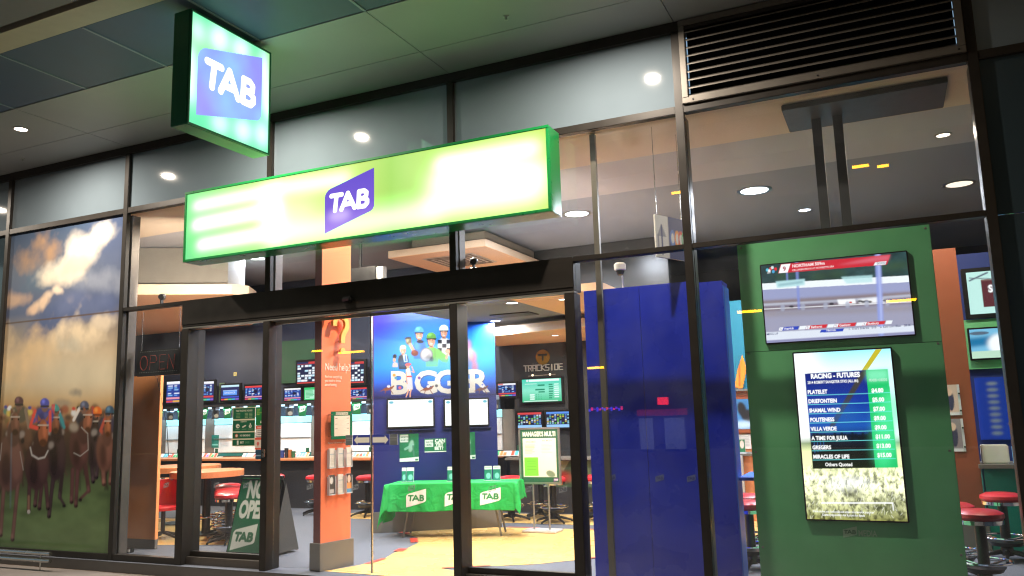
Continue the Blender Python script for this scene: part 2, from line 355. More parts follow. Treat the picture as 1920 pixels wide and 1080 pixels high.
# --- soffit over the footpath
SOF = mat('soffit_panel_paint', (142, 144, 142), .45, var=.09, scale=1.2)
sf = MB(); xs = [-18, -15.9, -13.53]+XM+[5.6, 8]
for x0, x1 in zip(xs[:-1], xs[1:]):
    for y0, y1 in [(-1.575, -.645), (-.637, -.02)]: sf.box(x0+.004, x1-.004, y0, y1, ZS, ZS+.03)
tag(sf.build('soffit', SOF), kind='structure')
gl_ = MB()
for x0, x1 in zip(xs[:-1], xs[1:]):
    for k in range(2):
        m = x0+(x1-x0)*k/2; gl_.box(m+.006, m+(x1-x0)/2-.006, -2.545, -1.59, ZS+.004, ZS+.02)
tag(gl_.build('soffit', mat('soffit_glazed_panel', (70, 86, 108), .5, var=.1, scale=5, spec=.3)), kind='structure')
ribs = MB()
for x0, x1 in zip(xs[:-1], xs[1:]):
    for k in range(2):
        m = x0+(x1-x0)*k/2
        for yy in (-2.55, ): ribs.box(m-.012, m+.012, -2.545, -1.59, ZS-.004, ZS+.003)
tag(ribs.build('soffit', mat('soffit_rib', (120, 130, 142), .4)), kind='structure')
tag(MB().box(-18, 8, -2.84, -2.58, ZS-.02, ZS+.2).build('soffit', mat('soffit_beam_paint', (168, 158, 140), .5)), kind='structure')
tag(MB().box(-18, 8, -4.6, -2.90, ZS-.005, ZS+.2).build('soffit', mat('soffit_outer_panel', (104, 104, 108), .5)), kind='structure')
tag(MB().box(-18, 8, -4.7, 0.3, ZS+.06, ZS+.5).build('soffit', mat('soffit_void', (8, 8, 8), .9)), kind='structure')

# --- shop ceiling, walls
CE1 = mat('ceiling_tan_light_band', (200, 182, 162), .8, var=.03, scale=1); CE2 = mat('ceiling_grey_light_band', (160, 160, 166), .8, var=.03, scale=1); CE3 = mat('ceiling_slate_shade_paint', (120, 126, 138), .8, var=.04, scale=1)  # bands of light and shade across the ceiling, painted in as three tones
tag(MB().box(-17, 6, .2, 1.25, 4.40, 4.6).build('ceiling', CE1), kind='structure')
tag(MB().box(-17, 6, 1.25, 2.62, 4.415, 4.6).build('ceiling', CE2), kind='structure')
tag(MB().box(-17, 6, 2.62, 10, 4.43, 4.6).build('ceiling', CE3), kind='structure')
DARKW = mat('charcoal_wall_paint', (34, 40, 58), .6, var=.05, scale=2)
def wall(name, label, mb, m, cat='wall'): return tag(mb.build(name, m), label, cat)
wall('back_wall', 'long charcoal wall behind the betting counter carrying the row of screens', MB().box(-16.5, -6.25, 5.72, 5.9, 0, 4.42), DARKW)
wall('side_wall', 'charcoal end wall at the far left of the betting shop', MB().box(-16.7, -16.5, .3, 5.9, 0, 4.4), DARKW)
wall('side_wall', 'pale end wall at the far right of the betting shop', MB().box(3.4, 3.6, .3, 7.2, 0, 4.4), mat('pale_wall_paint', (170, 160, 150), .7))
TEAL = mat('teal_wall_paint', (26, 118, 138), .6, var=.04, scale=1.5)
wall('back_wall', 'teal rear wall behind the pennants between the blue and green panels', MB().box(-3.1, .2, 5.9, 6.05, 0, 3.3), TEAL)
BLUEW = mat('royal_blue_wall_paint', (26, 50, 120), .6, var=.04, scale=1.5)
wall('back_wall', 'royal blue rear wall carrying two small screens at the right end', MB().box(.2, 3.4, 3.75, 3.9, 0, 3.36), BLUEW)
wall('rear_wall', 'dark end wall of the shop behind everything else', MB().box(-16.7, 6, 9.6, 9.8, 0, 4.42), DARKW)
wall('neighbour_wall', 'dark neighbouring wall at the far left beyond the shopfront', MB().box(-22, -13.6, -.04, .3, -.12, 5.4), mat('neighbour_render', (70, 72, 74), .6))
wall('neighbour_wall', 'dark neighbouring wall at the far right beyond the shopfront', MB().box(3.29, 12, -.04, .3, -.12, 5.4), mat('neighbour_render', (70, 72, 74)))
# ================================================================== SHOPFRONT
SF = thing('shopfront', 'dark bronze framed glass shopfront of the betting shop with mullions and transoms', 'shopfront', (-4, 0, 0))
for i, x in enumerate(XM):
    o = MB().box(x-.038, x+.038, -.05, .012, 0 if i not in (2, 3) else ZCu, ZA).build('mullion', BRONZE, SF, bevel=.004)
    zb = .02 if i not in (2, 3) else ZCu
    MB().box(x-.034, x+.034, .046, .17, zb, ZBl-.01).build('fin', BRONZE2, o, bevel=.003)
MB().box(XM[0]-5, XM[-1]+3, -.06, .12, ZA, ZS-.004).build('head_rail', BRONZE, SF)
SPAN = mat('enamelled_spandrel_glass', (112, 126, 136), .05, var=.08, scale=1.2, spec=.9, coat=.3, rv=.012)
PANEL = mat('back_painted_glass', (52, 66, 74), .1, var=.06, scale=1.2, spec=.9, coat=.4)
xa = [XM[0]-2.4]+XM; SKY = None
for i in range(len(xa)-1):
    x0, x1 = xa[i]+.038, xa[i+1]-.038
    MB().box(x0, x1, -.045, .04, ZBl, ZBu).build('transom', BRONZE, SF, bevel=.004)
    if i != 5: MB().box(x0, x1, -.008, .008, ZBu, ZA).build('spandrel_panel', SPAN, SF)
    if i in (0, 6):
        for z0, z1 in ((ZD, ZCl-.004), (ZCl+.004, ZBl)): MB().box(x0, x1, -.008, .008, z0, z1).build('solid_panel', PANEL, SF)
        continue
    if i == 1: continue
    MB().box(x0, x1, .004, .014, ZCu, ZBl).build('glass_pane', GLASS, SF)
JL0, JL1, JR0, JR1 = -7.73, -7.62, -2.76, -2.66
for x0, x1 in ((XM[1]+.038, JL0), (JR1, XM[4]-.038), (XM[4]+.038, XM[5]-.038)):
    MB().box(x0, x1, -.045, .05, ZCl, ZCu).build('transom', BRONZE, SF, bevel=.004)
    MB().box(x0, x1, -.045, .05, .0, ZD).build('sill', BRONZE, SF, bevel=.004)
    MB().box(x0, x1, .004, .014, ZD, ZCl).build('glass_pane', GLASS, SF)
MB().box(XM[0]+.038, XM[1]-.038, -.045, .05, .0, ZD).build('sill', BRONZE, SF, bevel=.004)
# entrance: header, jambs, side light panes, sliding leaves
ENT = thing('entrance', 'dark bronze automatic entrance frame with a deep header box across the shopfront', 'entrance', (-5.2, 0, 0))
hd = MB().box(JL0, JR1, -.054, .16, 2.77, ZCu).build('header', BRONZE, ENT, bevel=.006)
MB().box(JL0, JR1, -.060, -.0545, 2.80, 3.05).build('cover_plate', BRONZE, hd, bevel=.003)
MB().box(JL0, JR1, -.05, .05, 2.752, 2.768).build('track', ALU, hd)
for x0, x1, yd in ((JL0, JL1, .22), (XM[2]-.045, XM[2]+.045, .17), (XM[3]-.045, XM[3]+.045, .17), (JR0, JR1, .12)):
    MB().box(x0, x1, -.06, yd, 0, 2.75).build('jamb', BRONZE, ENT, bevel=.005)
for x0, x1 in ((JL1, XM[2]-.045), (XM[3]+.045, JR0)):
    MB().box(x0, x1, .10, .11, .14, 2.75).build('side_pane', GLASS, ENT)
    MB().box(x0, x1, .075, .135, .085, .14).build('bottom_rail', BRONZE, ENT, bevel=.004)
    MB().box(x0, x1, .02, .14, 0, .085).build('kick_plate', BRONZE2, ENT)
for x0, x1, lb, ar in ((XM[2]+.05, -5.058, 'frameless sliding glass leaf on the left, meeting its twin at a slim centre edge', -1), (-5.052, XM[3]-.05, 'frameless sliding glass leaf on the right in front of the blue poster', 1)):
    d = thing('sliding_door', lb, 'door', ((x0+x1)/2, .06, 0))
    MB().box(x0, x1, .055, .067, .03, 2.75).build('glass_leaf', GLASS, d)
    e = x1 if ar < 0 else x0
    MB().box(e-.004, e+.004, .05, .072, .03, 2.75).build('edge_strip', STEEL, d)
    MB().box(x0, x1, .045, .077, 2.715, 2.75).build('top_rail', ALU, d)
lk = thing('door_lock', 'small steel lock on the bronze jamb beside the folding sign', 'lock', (XM[2]+.01, -.07, 1.27))
MB().box(XM[2]-.012, XM[2]+.028, -.085, -.06, 1.22, 1.31).build('lock_body', STEEL, lk, bevel=.006)
MB().lathe([(.008, 0), (.008, .008)], 12, Matrix.Translation((XM[2]+.008, -.085, 1.28)) @ Matrix.Rotation(R(90), 4, 'X')).build('keyhole', BLACKM, lk)
sn = thing('door_sensor', 'small black motion sensor under the header above the sliding doors', 'sensor', (-6.264+1.1, -.11, 2.9))
MB().box(-5.32, -5.2, -.13, -.061, 2.87, 2.93).build('housing', BLACKP, sn, bevel=.015)
MB().box(-5.3, -5.22, -.134, -.13, 2.875, 2.9).build('lens', mat('smoked_lens', (40, 30, 34), .05), sn)
# plinth under the windows, handrail
PL = mat('rendered_plinth', (150, 132, 112), .75, var=.1, scale=4, bump=.1)
tag(MB().box(-17, XM[2]-.05, -.095, .05, -.14, -.004).build('plinth_wall', PL, bevel=.004), 'low rendered plinth under the mural and the left windows', 'plinth')
hr = thing('handrail', 'short polished steel double rail standing before the mural at the left', 'handrail', (-10.6, -.3, -.1))
for z in (.085, .0): MB().tube([(-13.5, -.3, z), (-9.53, -.3, z)], .024, 14).build('rail', STEEL, hr, smooth=True)
for x in (-9.75, -11.2): MB().tube([(x, -.27, -.125), (x, -.27, .06)], .009, 8).build('bracket', STEEL, hr, smooth=True)

# louvre over the right bay
lv = thing('louvre_grille', 'wide metal ventilation louvre with sloping blades above the right window', 'louvre', (XM[4]+1.2, 0, 4.4))
x0, x1, z0, z1 = XM[4]+.04, XM[5]-.04, ZBu+.0, ZA+.09
LVM = mat('louvre_aluminium', (108, 104, 98), .42, .35, var=.06)
f = MB(); t = .055
f.box(x0, x1, -.075, .0, z0, z0+t); f.box(x0, x1, -.075, .0, z1-t, z1); f.box(x0, x0+t, -.0755, .0, z0+t, z1-t); f.box(x1-t, x1, -.0755, .0, z0+t, z1-t)
f.build('frame', LVM, lv, bevel=.004)
MB().box(x0+t, x1-t, .05, .06, z0, z1).build('backing', mat('vent_void', (6, 6, 6), .9), lv)
nb = 9; pz = (z1-z0-2*t)/nb
for k in range(nb):
    zc = z0+t+pz*k
    MB()._add([(x0+t, -.06, zc+.004), (x1-t, -.06, zc+.004), (x1-t, .04, zc+pz*.75), (x0+t, .04, zc+pz*.75), (x0+t, -.06, zc+.016), (x1-t, -.06, zc+.016), (x1-t, .04, zc+pz*.75+.012), (x0+t, .04, zc+pz*.75+.012)],
              [(0, 1, 2, 3), (7, 6, 5, 4), (0, 4, 5, 1), (1, 5, 6, 2), (2, 6, 7, 3), (3, 7, 4, 0)]).build('blade', LVM, lv)
for i in range(3):
    MB().lathe([(.008, 0), (.008, .006)], 10, Matrix.Translation((x0+.1+1.08*i, -.075, z0+.028)) @ Matrix.Rotation(R(90), 4, 'X')).build('screw', BLACKM, lv)

# ================================================================== LIT SIGNS
sx0, sx1, sz0, sz1 = -7.43, -2.74, 3.495, 4.345
sg = thing('lightbox_sign', 'long green lightbox sign with purple badge and white letters across the shopfront', 'shop sign', ((sx0+sx1)/2, -.2, sz0))
b = MB().box(sx0, sx1, -.335, -.075, sz0, sz1).build('cabinet', GREENC, sg, bevel=.006)
f = MB(); t = .03
f.box(sx0, sx1, -.356, -.336, sz0, sz0+t); f.box(sx0, sx1, -.356, -.336, sz1-t, sz1); f.box(sx0, sx0+t, -.3565, -.336, sz0+t, sz1-t); f.box(sx1-t, sx1, -.3565, -.336, sz0+t, sz1-t)
f.build('trim', GREENC, sg, bevel=.004)
for x in (-6.6, -3.6): MB().box(x-.03, x+.03, -.08, -.05, sz0+.2, sz0+.6).build('bracket', BLACKM, sg)
a = Art(220, 40, quad=[(50, 383), (1810, 48), (1826, 452), (38, 700)])
a.grad([(0, (136, 236, 150)), (.12, (170, 240, 140)), (.3, (214, 238, 136)), (.5, (205, 232, 126)), (.62, (164, 212, 96)), (.7, (186, 226, 112)), (.9, (206, 236, 126)), (1, (200, 224, 110))], axis=0)
a.rect(0, 600, 700, 760, (80, 210, 140), .35, 6)
for pts, w, so, al in [([(90, 440), (480, 360)], 34, 1.6, .95), ([(90, 530), (480, 450)], 46, 1.6, 1), ([(110, 625), (480, 560)], 46, 1.6, .9), ([(440, 385), (470, 560)], 90, 3, .9), ([(480, 355), (820, 305)], 34, 2, .95), ([(440, 500), (640, 470)], 60, 5, .6), ([(450, 580), (1000, 500), (1250, 460)], 44, 3, .9),
                       ([(1270, 235), (1750, 150)], 55, 2, 1), ([(1260, 320), (1770, 270)], 90, 3, 1), ([(1230, 430), (1770, 350)], 70, 3, 1)]:
    a.line(pts, w*.56, (146, 255, 142), al*.88, so*1.6, k=10)
a.build('lit_face', BACKLIT, sg, (sx0+t, -.342, sz0+t), (1, 0, 0), sx1-sx0-2*t, sz1-sz0-2*t)
a = Art(150, 158, (98, 76, 190)); a.grad([(0, (96, 72, 196)), (.55, (112, 86, 205)), (1, (168, 136, 236))]); a.ell(.3, .72, .22, .1, (214, 190, 250), al=.8, soft=9)
msk = a.logo(0, 0, 1, 1, (0, 0, 0), (255, 255, 252), kf=1.6, shape=False); msk = a.polymask([(0, .45)]+[(.13*(1-math.cos(q)), .40-.15*math.sin(q)-.02*(1-math.cos(q))) for q in np.linspace(.2, 1.45, 5)]+[(1, 0), (1, .58)]+[(1-.13*(1-math.cos(q)), .62+.12*math.sin(q)) for q in np.linspace(.2, 1.45, 5)]+[(0, 1.0)])
SW = (sx1-sx0-2*t)/4.62
a.build('badge', SCREEN, sg, (sx0+t+2.02*SW, -.345, sz1-t-.76*SW*.945), (1, 0, 0), .637*SW, .672*SW*.945, mask=msk)

bx, by0, by1, bz0, bz1 = -5.21, -2.42, -1.41, 4.14, 5.185
bs = thing('blade_sign', 'square green lightbox hanging under the soffit with a purple badge', 'hanging sign', (bx-.1, (by0+by1)/2, bz0))
MB().box(bx-.2, bx-.012, by0, by1, bz0, bz1).build('cabinet', mat('dark_green_cabinet', (28, 104, 74), .32, var=.05), bs, bevel=.006)
f = MB(); t = .018
f.box(bx-.011, bx+.006, by0, by1, bz0, bz0+t); f.box(bx-.011, bx+.006, by0, by1, bz1-t, bz1); f.box(bx-.011, bx+.0065, by0, by0+t, bz0+t, bz1-t); f.box(bx-.011, bx+.0065, by1-t, by1, bz0+t, bz1-t)
f.build('trim', mat('dark_green_cabinet', (16, 66, 44)), bs, bevel=.003)
for y in (by0+.22, by1-.22): MB().box(bx-.13, bx-.07, y-.03, y+.03, bz1, ZS).build('hanger', BLACKM, bs)
WB, HB = by1-by0-2*t, bz1-bz0-2*t
def bladeface(name, px, ux, oy):
    a = Art(48, 50, (120, 232, 176), quad=[(163, 58), (672, 345), (645, 1035), (120, 815)])
    a.grad([(0, (110, 232, 170)), (.25, (150, 240, 170)), (.7, (120, 240, 190)), (1, (110, 235, 175))], axis=1)
    for x, y, rx, ry in ((200, 200, 30, 60), (340, 250, 50, 70), (480, 320, 45, 60), (330, 820, 45, 50), (480, 870, 45, 60), (605, 900, 35, 70), (150, 500, 22, 200), (640, 600, 22, 200), (640, 420, 20, 90)): a.ell(x, y, rx, ry, (200, 255, 222), al=.8, soft=3.0, k=2.6)
    a.rect(650, 300, 680, 700, (170, 250, 120), .6, 1)
    a.build('lit_face', BACKLIT, bs, (px, oy, bz0+t), (0, ux, 0), WB, HB)
bladeface('lit_face', bx-.004, 1, by0+t)
a = Art(170, 170, (140, 140, 245)); n = fbm(170, 170, 3, 2); a.a = a.a*(1-n[..., None])+lin((150, 196, 255))*1.05*n[..., None]
a.ell(.85, .28, .2, .25, (150, 120, 245), al=.6, soft=18); a.ell(.1, .8, .2, .2, (168, 140, 245), al=.6, soft=18); a.ell(.45, .45, .3, .3, (150, 205, 255), al=.5, soft=20)
pm = a.logo(0, 0, 1, 1.0, (0, 0, 0), (255, 255, 255), kf=1.7, shape=False); pm = a.polymask([(0, .45)]+[(.13*(1-math.cos(q)), .40-.15*math.sin(q)-.02*(1-math.cos(q))) for q in np.linspace(.2, 1.45, 5)]+[(1, 0), (1, .62)]+[(1-.10*(1-math.cos(q)), .66+.12*math.sin(q)) for q in np.linspace(.2, 1.45, 5)]+[(0, 1.0)])
a.build('badge', SCREEN, bs, (bx-.001, by0+t+.078*WB, bz0+t+.09*HB), (0, 1, 0), .82*WB, .83*HB, mask=pm)
a.build('badge', SCREEN, bs, (bx-.208, by1-t-.078*WB, bz0+t+.09*HB), (0, -1, 0), .82*WB, .83*HB, mask=pm); bladeface('lit_face', bx-.204, -1, by1-t)

for x, y in ((-7.6, -.34), (-2.9, -.9), (-10.4, -.4)):
    t = thing('sprinkler', {-7.6: 'tiny sprinkler head under the soffit near the hanging square sign', -2.9: 'tiny sprinkler head under the soffit left of the louvre', -10.4: 'tiny sprinkler head under the soffit above the mural'}[x], 'sprinkler', (x, y, ZS)); MB().lathe([(.03, ZS), (.028, ZS-.006), (.008, ZS-.008), (.007, ZS-.03), (.018, ZS-.034), (.018, ZS-.037)], 14, cx=x, cy=y).build('head', ALU, t, smooth=True)
# soffit downlights
def downlight(label, loc, power, c, rad=.095, bright=6., group=None, name='downlight'):
    d = thing(name, label, 'downlight', loc, group); x, y, z = loc
    n = 28; mb = MB()
    mb.lathe([(rad*.84, z), (rad*.84, z-.006), (rad*1.06, z-.008), (rad*1.06, z)], n, cx=x, cy=y); mb.build('trim_ring', ALU, d)
    e = mat('lamp_%d_%d_%d_%s' % (c[0], c[1], c[2], bright), c, .3, emit=bright, var=.0)
    MB().lathe([(rad*.83, z-.002), (rad*.83, z-.004)], n, cx=x, cy=y).build('lamp_glass', e, d)
    if power: lamp(d, (x, y, z-.012), power, tuple(lin(c)), rad*1.5)
    return d
WARM = (255, 238, 218)
for x, l in ((-13.2, 'recessed warm downlight in the soffit beyond the mural, leftmost of its row'), (-9.36, 'recessed warm downlight in the soffit above the mural'), (-5.93, 'recessed warm downlight in the soffit behind the hanging square sign'), (-2.07, 'recessed warm downlight in the soffit left of the louvre')):
    downlight(l, (x, -1.13, ZS), 62, WARM, .085, 9., 'downlights in the soffit')
# ================================================================== MURAL
mu = thing('mural', 'printed mural of galloping racehorses under a cloudy sky filling the left window bay', 'mural', (-10, 0, .08))
mx0, mx1 = XM[0]+.038, XM[1]-.038
MB().box(mx0, mx1, -.006, .012, ZD, ZBl).build('backing_panel', BLACKM, mu)
W_, H_ = 210, 390
a = Art(W_, H_, quad=[(21.8, 440.4), (235, 402), (206.6, 1036.8), (-16.9, 1022.8)])
a.grad([(0, (70, 84, 102)), (.12, (104, 106, 112)), (.27, (92, 96, 116)), (.34, (150, 132, 112)), (.42, (200, 168, 128)), (.5, (206, 178, 136)), (.56, (196, 154, 102)), (.62, (150, 110, 78)), (.7, (70, 64, 48)), (.74, (96, 112, 68)), (1, (106, 124, 78))])
sky = a.a.copy()
a.cloud(66, 480, 48, 30, (190, 146, 104), -30, .85, 12); a.cloud(60, 528, 34, 28, (92, 106, 116), 0, .8, 9); a.ell(208, 450, 40, 60, (86, 94, 118), 0, .7, 12); a.cloud(182, 525, 64, 26, (140, 140, 146), -8, .9, 10)
a.cloud(120, 505, 50, 30, (226, 206, 176), -36, 1, 6); a.cloud(152, 475, 46, 26, (232, 212, 184), -38, 1, 6); a.cloud(182, 448, 38, 19, (228, 210, 182), -40, 1, 5); a.cloud(196, 430, 16, 11, (220, 204, 184), -40, .9, 4); a.cloud(104, 522, 30, 18, (236, 210, 174), -10, .9, 5); a.cloud(140, 500, 36, 16, (196, 176, 150), -30, .6, 6)
a.poly([(40, 640), (70, 590), (110, 560), (150, 552), (216, 556), (226, 590), (150, 600), (90, 632)], (80, 88, 118), .95, 7); a.cloud(150, 575, 70, 20, (104, 108, 132), -4, .6, 8)
a.cloud(72, 572, 26, 10, (230, 192, 154), -42, 1, 4); a.cloud(60, 582, 16, 9, (226, 184, 146), -30, 1, 3); a.cloud(92, 552, 14, 9, (238, 204, 166), -40, 1, 3); a.cloud(34, 562, 28, 13, (200, 160, 126), 0, .9, 5); a.cloud(110, 544, 11, 7, (236, 206, 172), 0, 1, 2.5)
a.cloud(150, 622, 64, 30, (232, 202, 160), -6, 1, 8); a.cloud(60, 668, 66, 50, (226, 186, 134), 0, .9, 14); a.cloud(190, 606, 30, 20, (220, 194, 160), 0, .9, 7); a.cloud(136, 648, 28, 16, (168, 164, 146), 0, .7, 8); a.ell(150, 700, 90, 40, (226, 208, 172), 0, .6, 14)
a.cloud(140, 735, 15, 8, (150, 136, 116), 0, .9, 3); a.cloud(122, 756, 24, 8, (160, 140, 114), 0, .9, 3); a.ell(66, 700, 12, 30, (186, 160, 130), 20, .4, 7)
n = fbm(H_, W_, 6, 5, .6); sel = np.clip((np.arange(H_)/H_ < .6)*1., 0, 1)[:, None]; a.a *= 1+sel[..., None]*(n-.5)[..., None]*.35
a.line([(11, 607), (226, 583)], 2.2, (92, 66, 46), .9)
# turf
a.poly([(-20, 905), (230, 850), (235, 1045), (-25, 1045)], (102, 120, 74), 1, 8); n = fbm(H_, W_, 14, 4, .25); s2 = np.clip((np.arange(H_)/H_-.74)*12, 0, 1)[:, None]; a.a *= 1+(s2*(n-.5)*.9)[..., None]
for y in (930, 955, 985, 1010): a.line([(40, y+30), (210, y-20)], 10, (92, 98, 58), .25, 4)
# distant field of riders
for i in range(46):
    x = random.uniform(0, 222); y = random.uniform(762, 800); c = random.choice([(150, 70, 50), (96, 60, 48), (196, 150, 60), (70, 70, 90), (172, 120, 90), (60, 40, 40), (190, 90, 60), (120, 100, 60)]); a.ell(x, y, random.uniform(3, 8), random.uniform(4, 10), c, 0, .8, 1.5)
a.poly([(-10, 800), (226, 786), (226, 868), (-10, 900)], (64, 46, 40), .85, 6)
for i in range(34):
    x = random.uniform(-8, 224); y = random.uniform(815, 880)-x*.06; a.ell(x, y, random.uniform(4, 8), random.uniform(12, 26), random.choice([(70, 46, 38), (48, 32, 30), (92, 62, 48), (56, 40, 36), (110, 76, 58)]), 0, .7, 2); a.line([(x, y+20), (x+random.uniform(-6, 6), y+50)], 4, (50, 36, 32), .6, 1)
for i in range(22):
    x = random.uniform(0, 222); y = random.uniform(770, 796); a.ell(x, y, 5, 6, random.choice([(196, 70, 56), (60, 80, 150), (220, 190, 90), (230, 226, 216), (70, 130, 110), (210, 120, 60), (120, 60, 90)]), 0, .85, .9); a.ell(x, y-8, 3.4, 3.4, random.choice([(200, 60, 50), (60, 70, 140), (236, 230, 220), (30, 30, 34), (80, 150, 140)]), 0, .95, .6)
a.poly([(-10, 850), (226, 845), (226, 892), (-10, 940)], (62, 48, 38), .6, 8)
for i in range(40):
    x = random.uniform(-6, 222); y = 905-x*.11+random.uniform(-14, 10); a.line([(x, y-34), (x+random.uniform(-5, 5), y-8), (x+random.uniform(-8, 8), y+random.uniform(2, 16))], random.uniform(2.5, 4.5), random.choice([(44, 32, 28), (70, 50, 40), (58, 42, 36), (92, 68, 54)]), .75, .7)
def leg(pts, c, w=7): a.line(pts, w, c, .95, .6)
def horse(hx, hy, rx, ry, hc, bx_, by_, brx, bry, bc, legs, cap, capc, silk, sleeves=None, sl=None, rot=0):
    bc = tuple(int(min(255, v*1.2+10)) for v in bc)
    for p in legs: leg(p[:2], bc, 9); leg(p[-2:], tuple(int(min(255, v*1.15+6)) for v in bc), 5.5); a.ell(p[-1][0], p[-1][1]+2, 3.6, 3, tuple(int(v*.45) for v in bc), 0, .9, .6); a.ell(p[1][0]-1, p[1][1]-4, 2, 6, tuple(int(min(255, v*1.5+16)) for v in bc), 0, .5, 1)
    a.poly([(bx_-brx*1.05, by_-bry*.25), (bx_-brx*.5, by_-bry*.95), (bx_+brx*.4, by_-bry*.95), (bx_+brx*.95, by_-bry*.2), (bx_+brx*.75, by_+bry*.7), (bx_-brx*.8, by_+bry*.75)], bc, 1, 1.2)
    for q_ in (-1, 1): a.ell(hx+q_*rx*1.5, hy+ry*.95, 5.5, 7, (190, 174, 160), q_*25, .5, 1.2); a.ell(hx+q_*rx*1.7, hy+ry*1.5, 3.4, 6, (44, 34, 34), q_*10, .9, .7)
    a.ell(bx_-brx*.2, by_, brx, bry, bc, 0, 1, 1.4); a.ell(bx_+brx*.35, by_-bry*.1, brx*.45, bry*.7, tuple(int(v*1.35) for v in bc), 0, .6, 2.5); a.ell(bx_-brx*.4, by_+bry*.2, brx*.4, bry*.6, tuple(int(v*.55) for v in bc), 0, .7, 2.5)
    a.ell(cap[0], cap[1]+24, 17, 17, silk, 0, .95, 1.2); a.ell(cap[0]-6, cap[1]+30, 6, 12, tuple(int(v*.6) for v in silk), 0, .6, 1.5)
    if sleeves:
        for p in sleeves: a.line(p, 6, sl, .95, .5)
    a.ell(cap[0], cap[1]+10, 6, 7, (120, 86, 72), 0, 1, .6); a.ell(cap[0], cap[1], 8.5, 9.5, capc, 0, 1, .5); a.ell(cap[0]-2.5, cap[1]-3, 3, 4, tuple(int(min(255, v*1.5+25)) for v in capc), 0, .6, 1); a.line([(cap[0]-7, cap[1]+6), (cap[0]+7, cap[1]+6)], 3, (40, 32, 34), .9, .3)
    a.ell((hx+bx_)/2, hy+ry*.9, rx*1.5, ry*1.1, tuple(int(v*.9) for v in bc), rot*.5, 1, 1.2)
    for s in (-1, 1): a.poly([(hx+s*rx*.95, hy-ry*.8), (hx+s*rx*1.1, hy-ry*1.35), (hx+s*rx*.35, hy-ry*.95)], hc, 1, .4)
    a.ell(hx, hy, rx, ry, hc, rot, 1, .8); a.ell(hx+rx*.3, hy-ry*.2, rx*.4, ry*.6, tuple(int(min(255, v*1.35)) for v in hc), rot, .7, 1.2); a.ell(hx, hy+ry*.75, rx*.75, ry*.28, tuple(int(v*.5) for v in hc), rot, .9, .8)
    for s in (-1, 1): a.ell(hx+s*rx*.75, hy-ry*.35, 1.3, 2, (20, 14, 12), 0, 1, .3)
    a.line([(hx-rx, hy-ry*.55), (hx+rx, hy-ry*.55)], 2, (206, 190, 170), .7, .3)
horse(178, 796, 5, 13, (52, 36, 34), 176, 842, 10, 36, (40, 28, 28), [[(172, 870), (174, 900)], [(182, 870), (180, 892)]], (182, 771), (226, 104, 40), (60, 50, 56))
horse(201, 799, 6, 19, (150, 88, 56), 199, 845, 16, 38, (86, 54, 42), [[(192, 870), (194, 905)], [(208, 870), (206, 903)]], (205, 769), (60, 88, 108), (74, 66, 80), [[(196, 785), (188, 806), (194, 812)]], (190, 80, 60))
horse(104, 792, 7, 19, (124, 74, 52), 108, 852, 17, 48, (40, 26, 26), [[(100, 890), (92, 965)], [(116, 890), (112, 930), (120, 945)]], (103, 766), (70, 140, 130), (60, 120, 130), [[(112, 776), (120, 800)]], (60, 140, 140))
a.poly([(97, 757), (103, 757), (102, 776), (95, 772)], (206, 66, 66), .9, .4)
horse(164, 789, 8, 22, (140, 84, 60), 150, 838, 17, 42, (62, 36, 32), [[(136, 880), (134, 938)], [(160, 875), (166, 918), (150, 934)], [(145, 880), (142, 945)]], (158, 760), (78, 80, 98), (52, 52, 62), [[(148, 766), (138, 786)]], (226, 214, 200), 8)
a.ell(138, 800, 9, 8, (190, 174, 150), 30, .6, 1.6); a.line([(152, 800), (164, 812), (165, 842), (150, 854), (138, 848)], 1.5, (190, 180, 168), .7, .4)
horse(29, 793, 8, 22, (112, 74, 58), 22, 868, 25, 52, (76, 50, 42), [[(8, 905), (2, 1000)], [(34, 905), (24, 1008)]], (36, 752), (84, 50, 56), (86, 80, 66), [[(26, 770), (18, 800)], [(48, 768), (54, 800)]], (140, 116, 96))
a.line([(38, 846), (44, 880)], 1.5, (190, 180, 170), .6, .4); a.line([(1, 862), (4, 830)], 1.5, (190, 180, 170), .6, .4); a.line([(22, 812), (20, 950)], 3, (120, 140, 150), .35, .8)
horse(81, 810, 9.5, 25, (150, 84, 56), 72, 874, 21, 44, (50, 30, 28), [[(56, 890), (54, 955)], [(86, 905), (90, 950)], [(70, 905), (66, 945)], [(78, 910), (74, 950)]], (84, 755), (74, 76, 158), (66, 66, 132), [[(66, 770), (57, 798), (70, 802)], [(94, 772), (94, 806)]], (226, 76, 62))
a.line([(57, 838), (60, 852), (72, 859), (84, 856), (90, 844)], 2.6, (204, 194, 184), .85, .5); a.line([(54, 930), (54, 958)], 5, (150, 110, 84), .8, .6); a.ell(54, 958, 3, 4, (216, 204, 190), 0, .9, .4)
for x in (18, 50, 76, 110, 150, 196): a.ell(x, 962-abs(x-50)*.25, 16, 5, (26, 24, 18), 0, .45, 3)
a.a *= np.array([.92, 1.03, 1.2]); a.build('printed_face', GLOSSY_PRINT, mu, (mx0, -.0095, ZD), (1, 0, 0), mx1-mx0, ZBl-ZD)

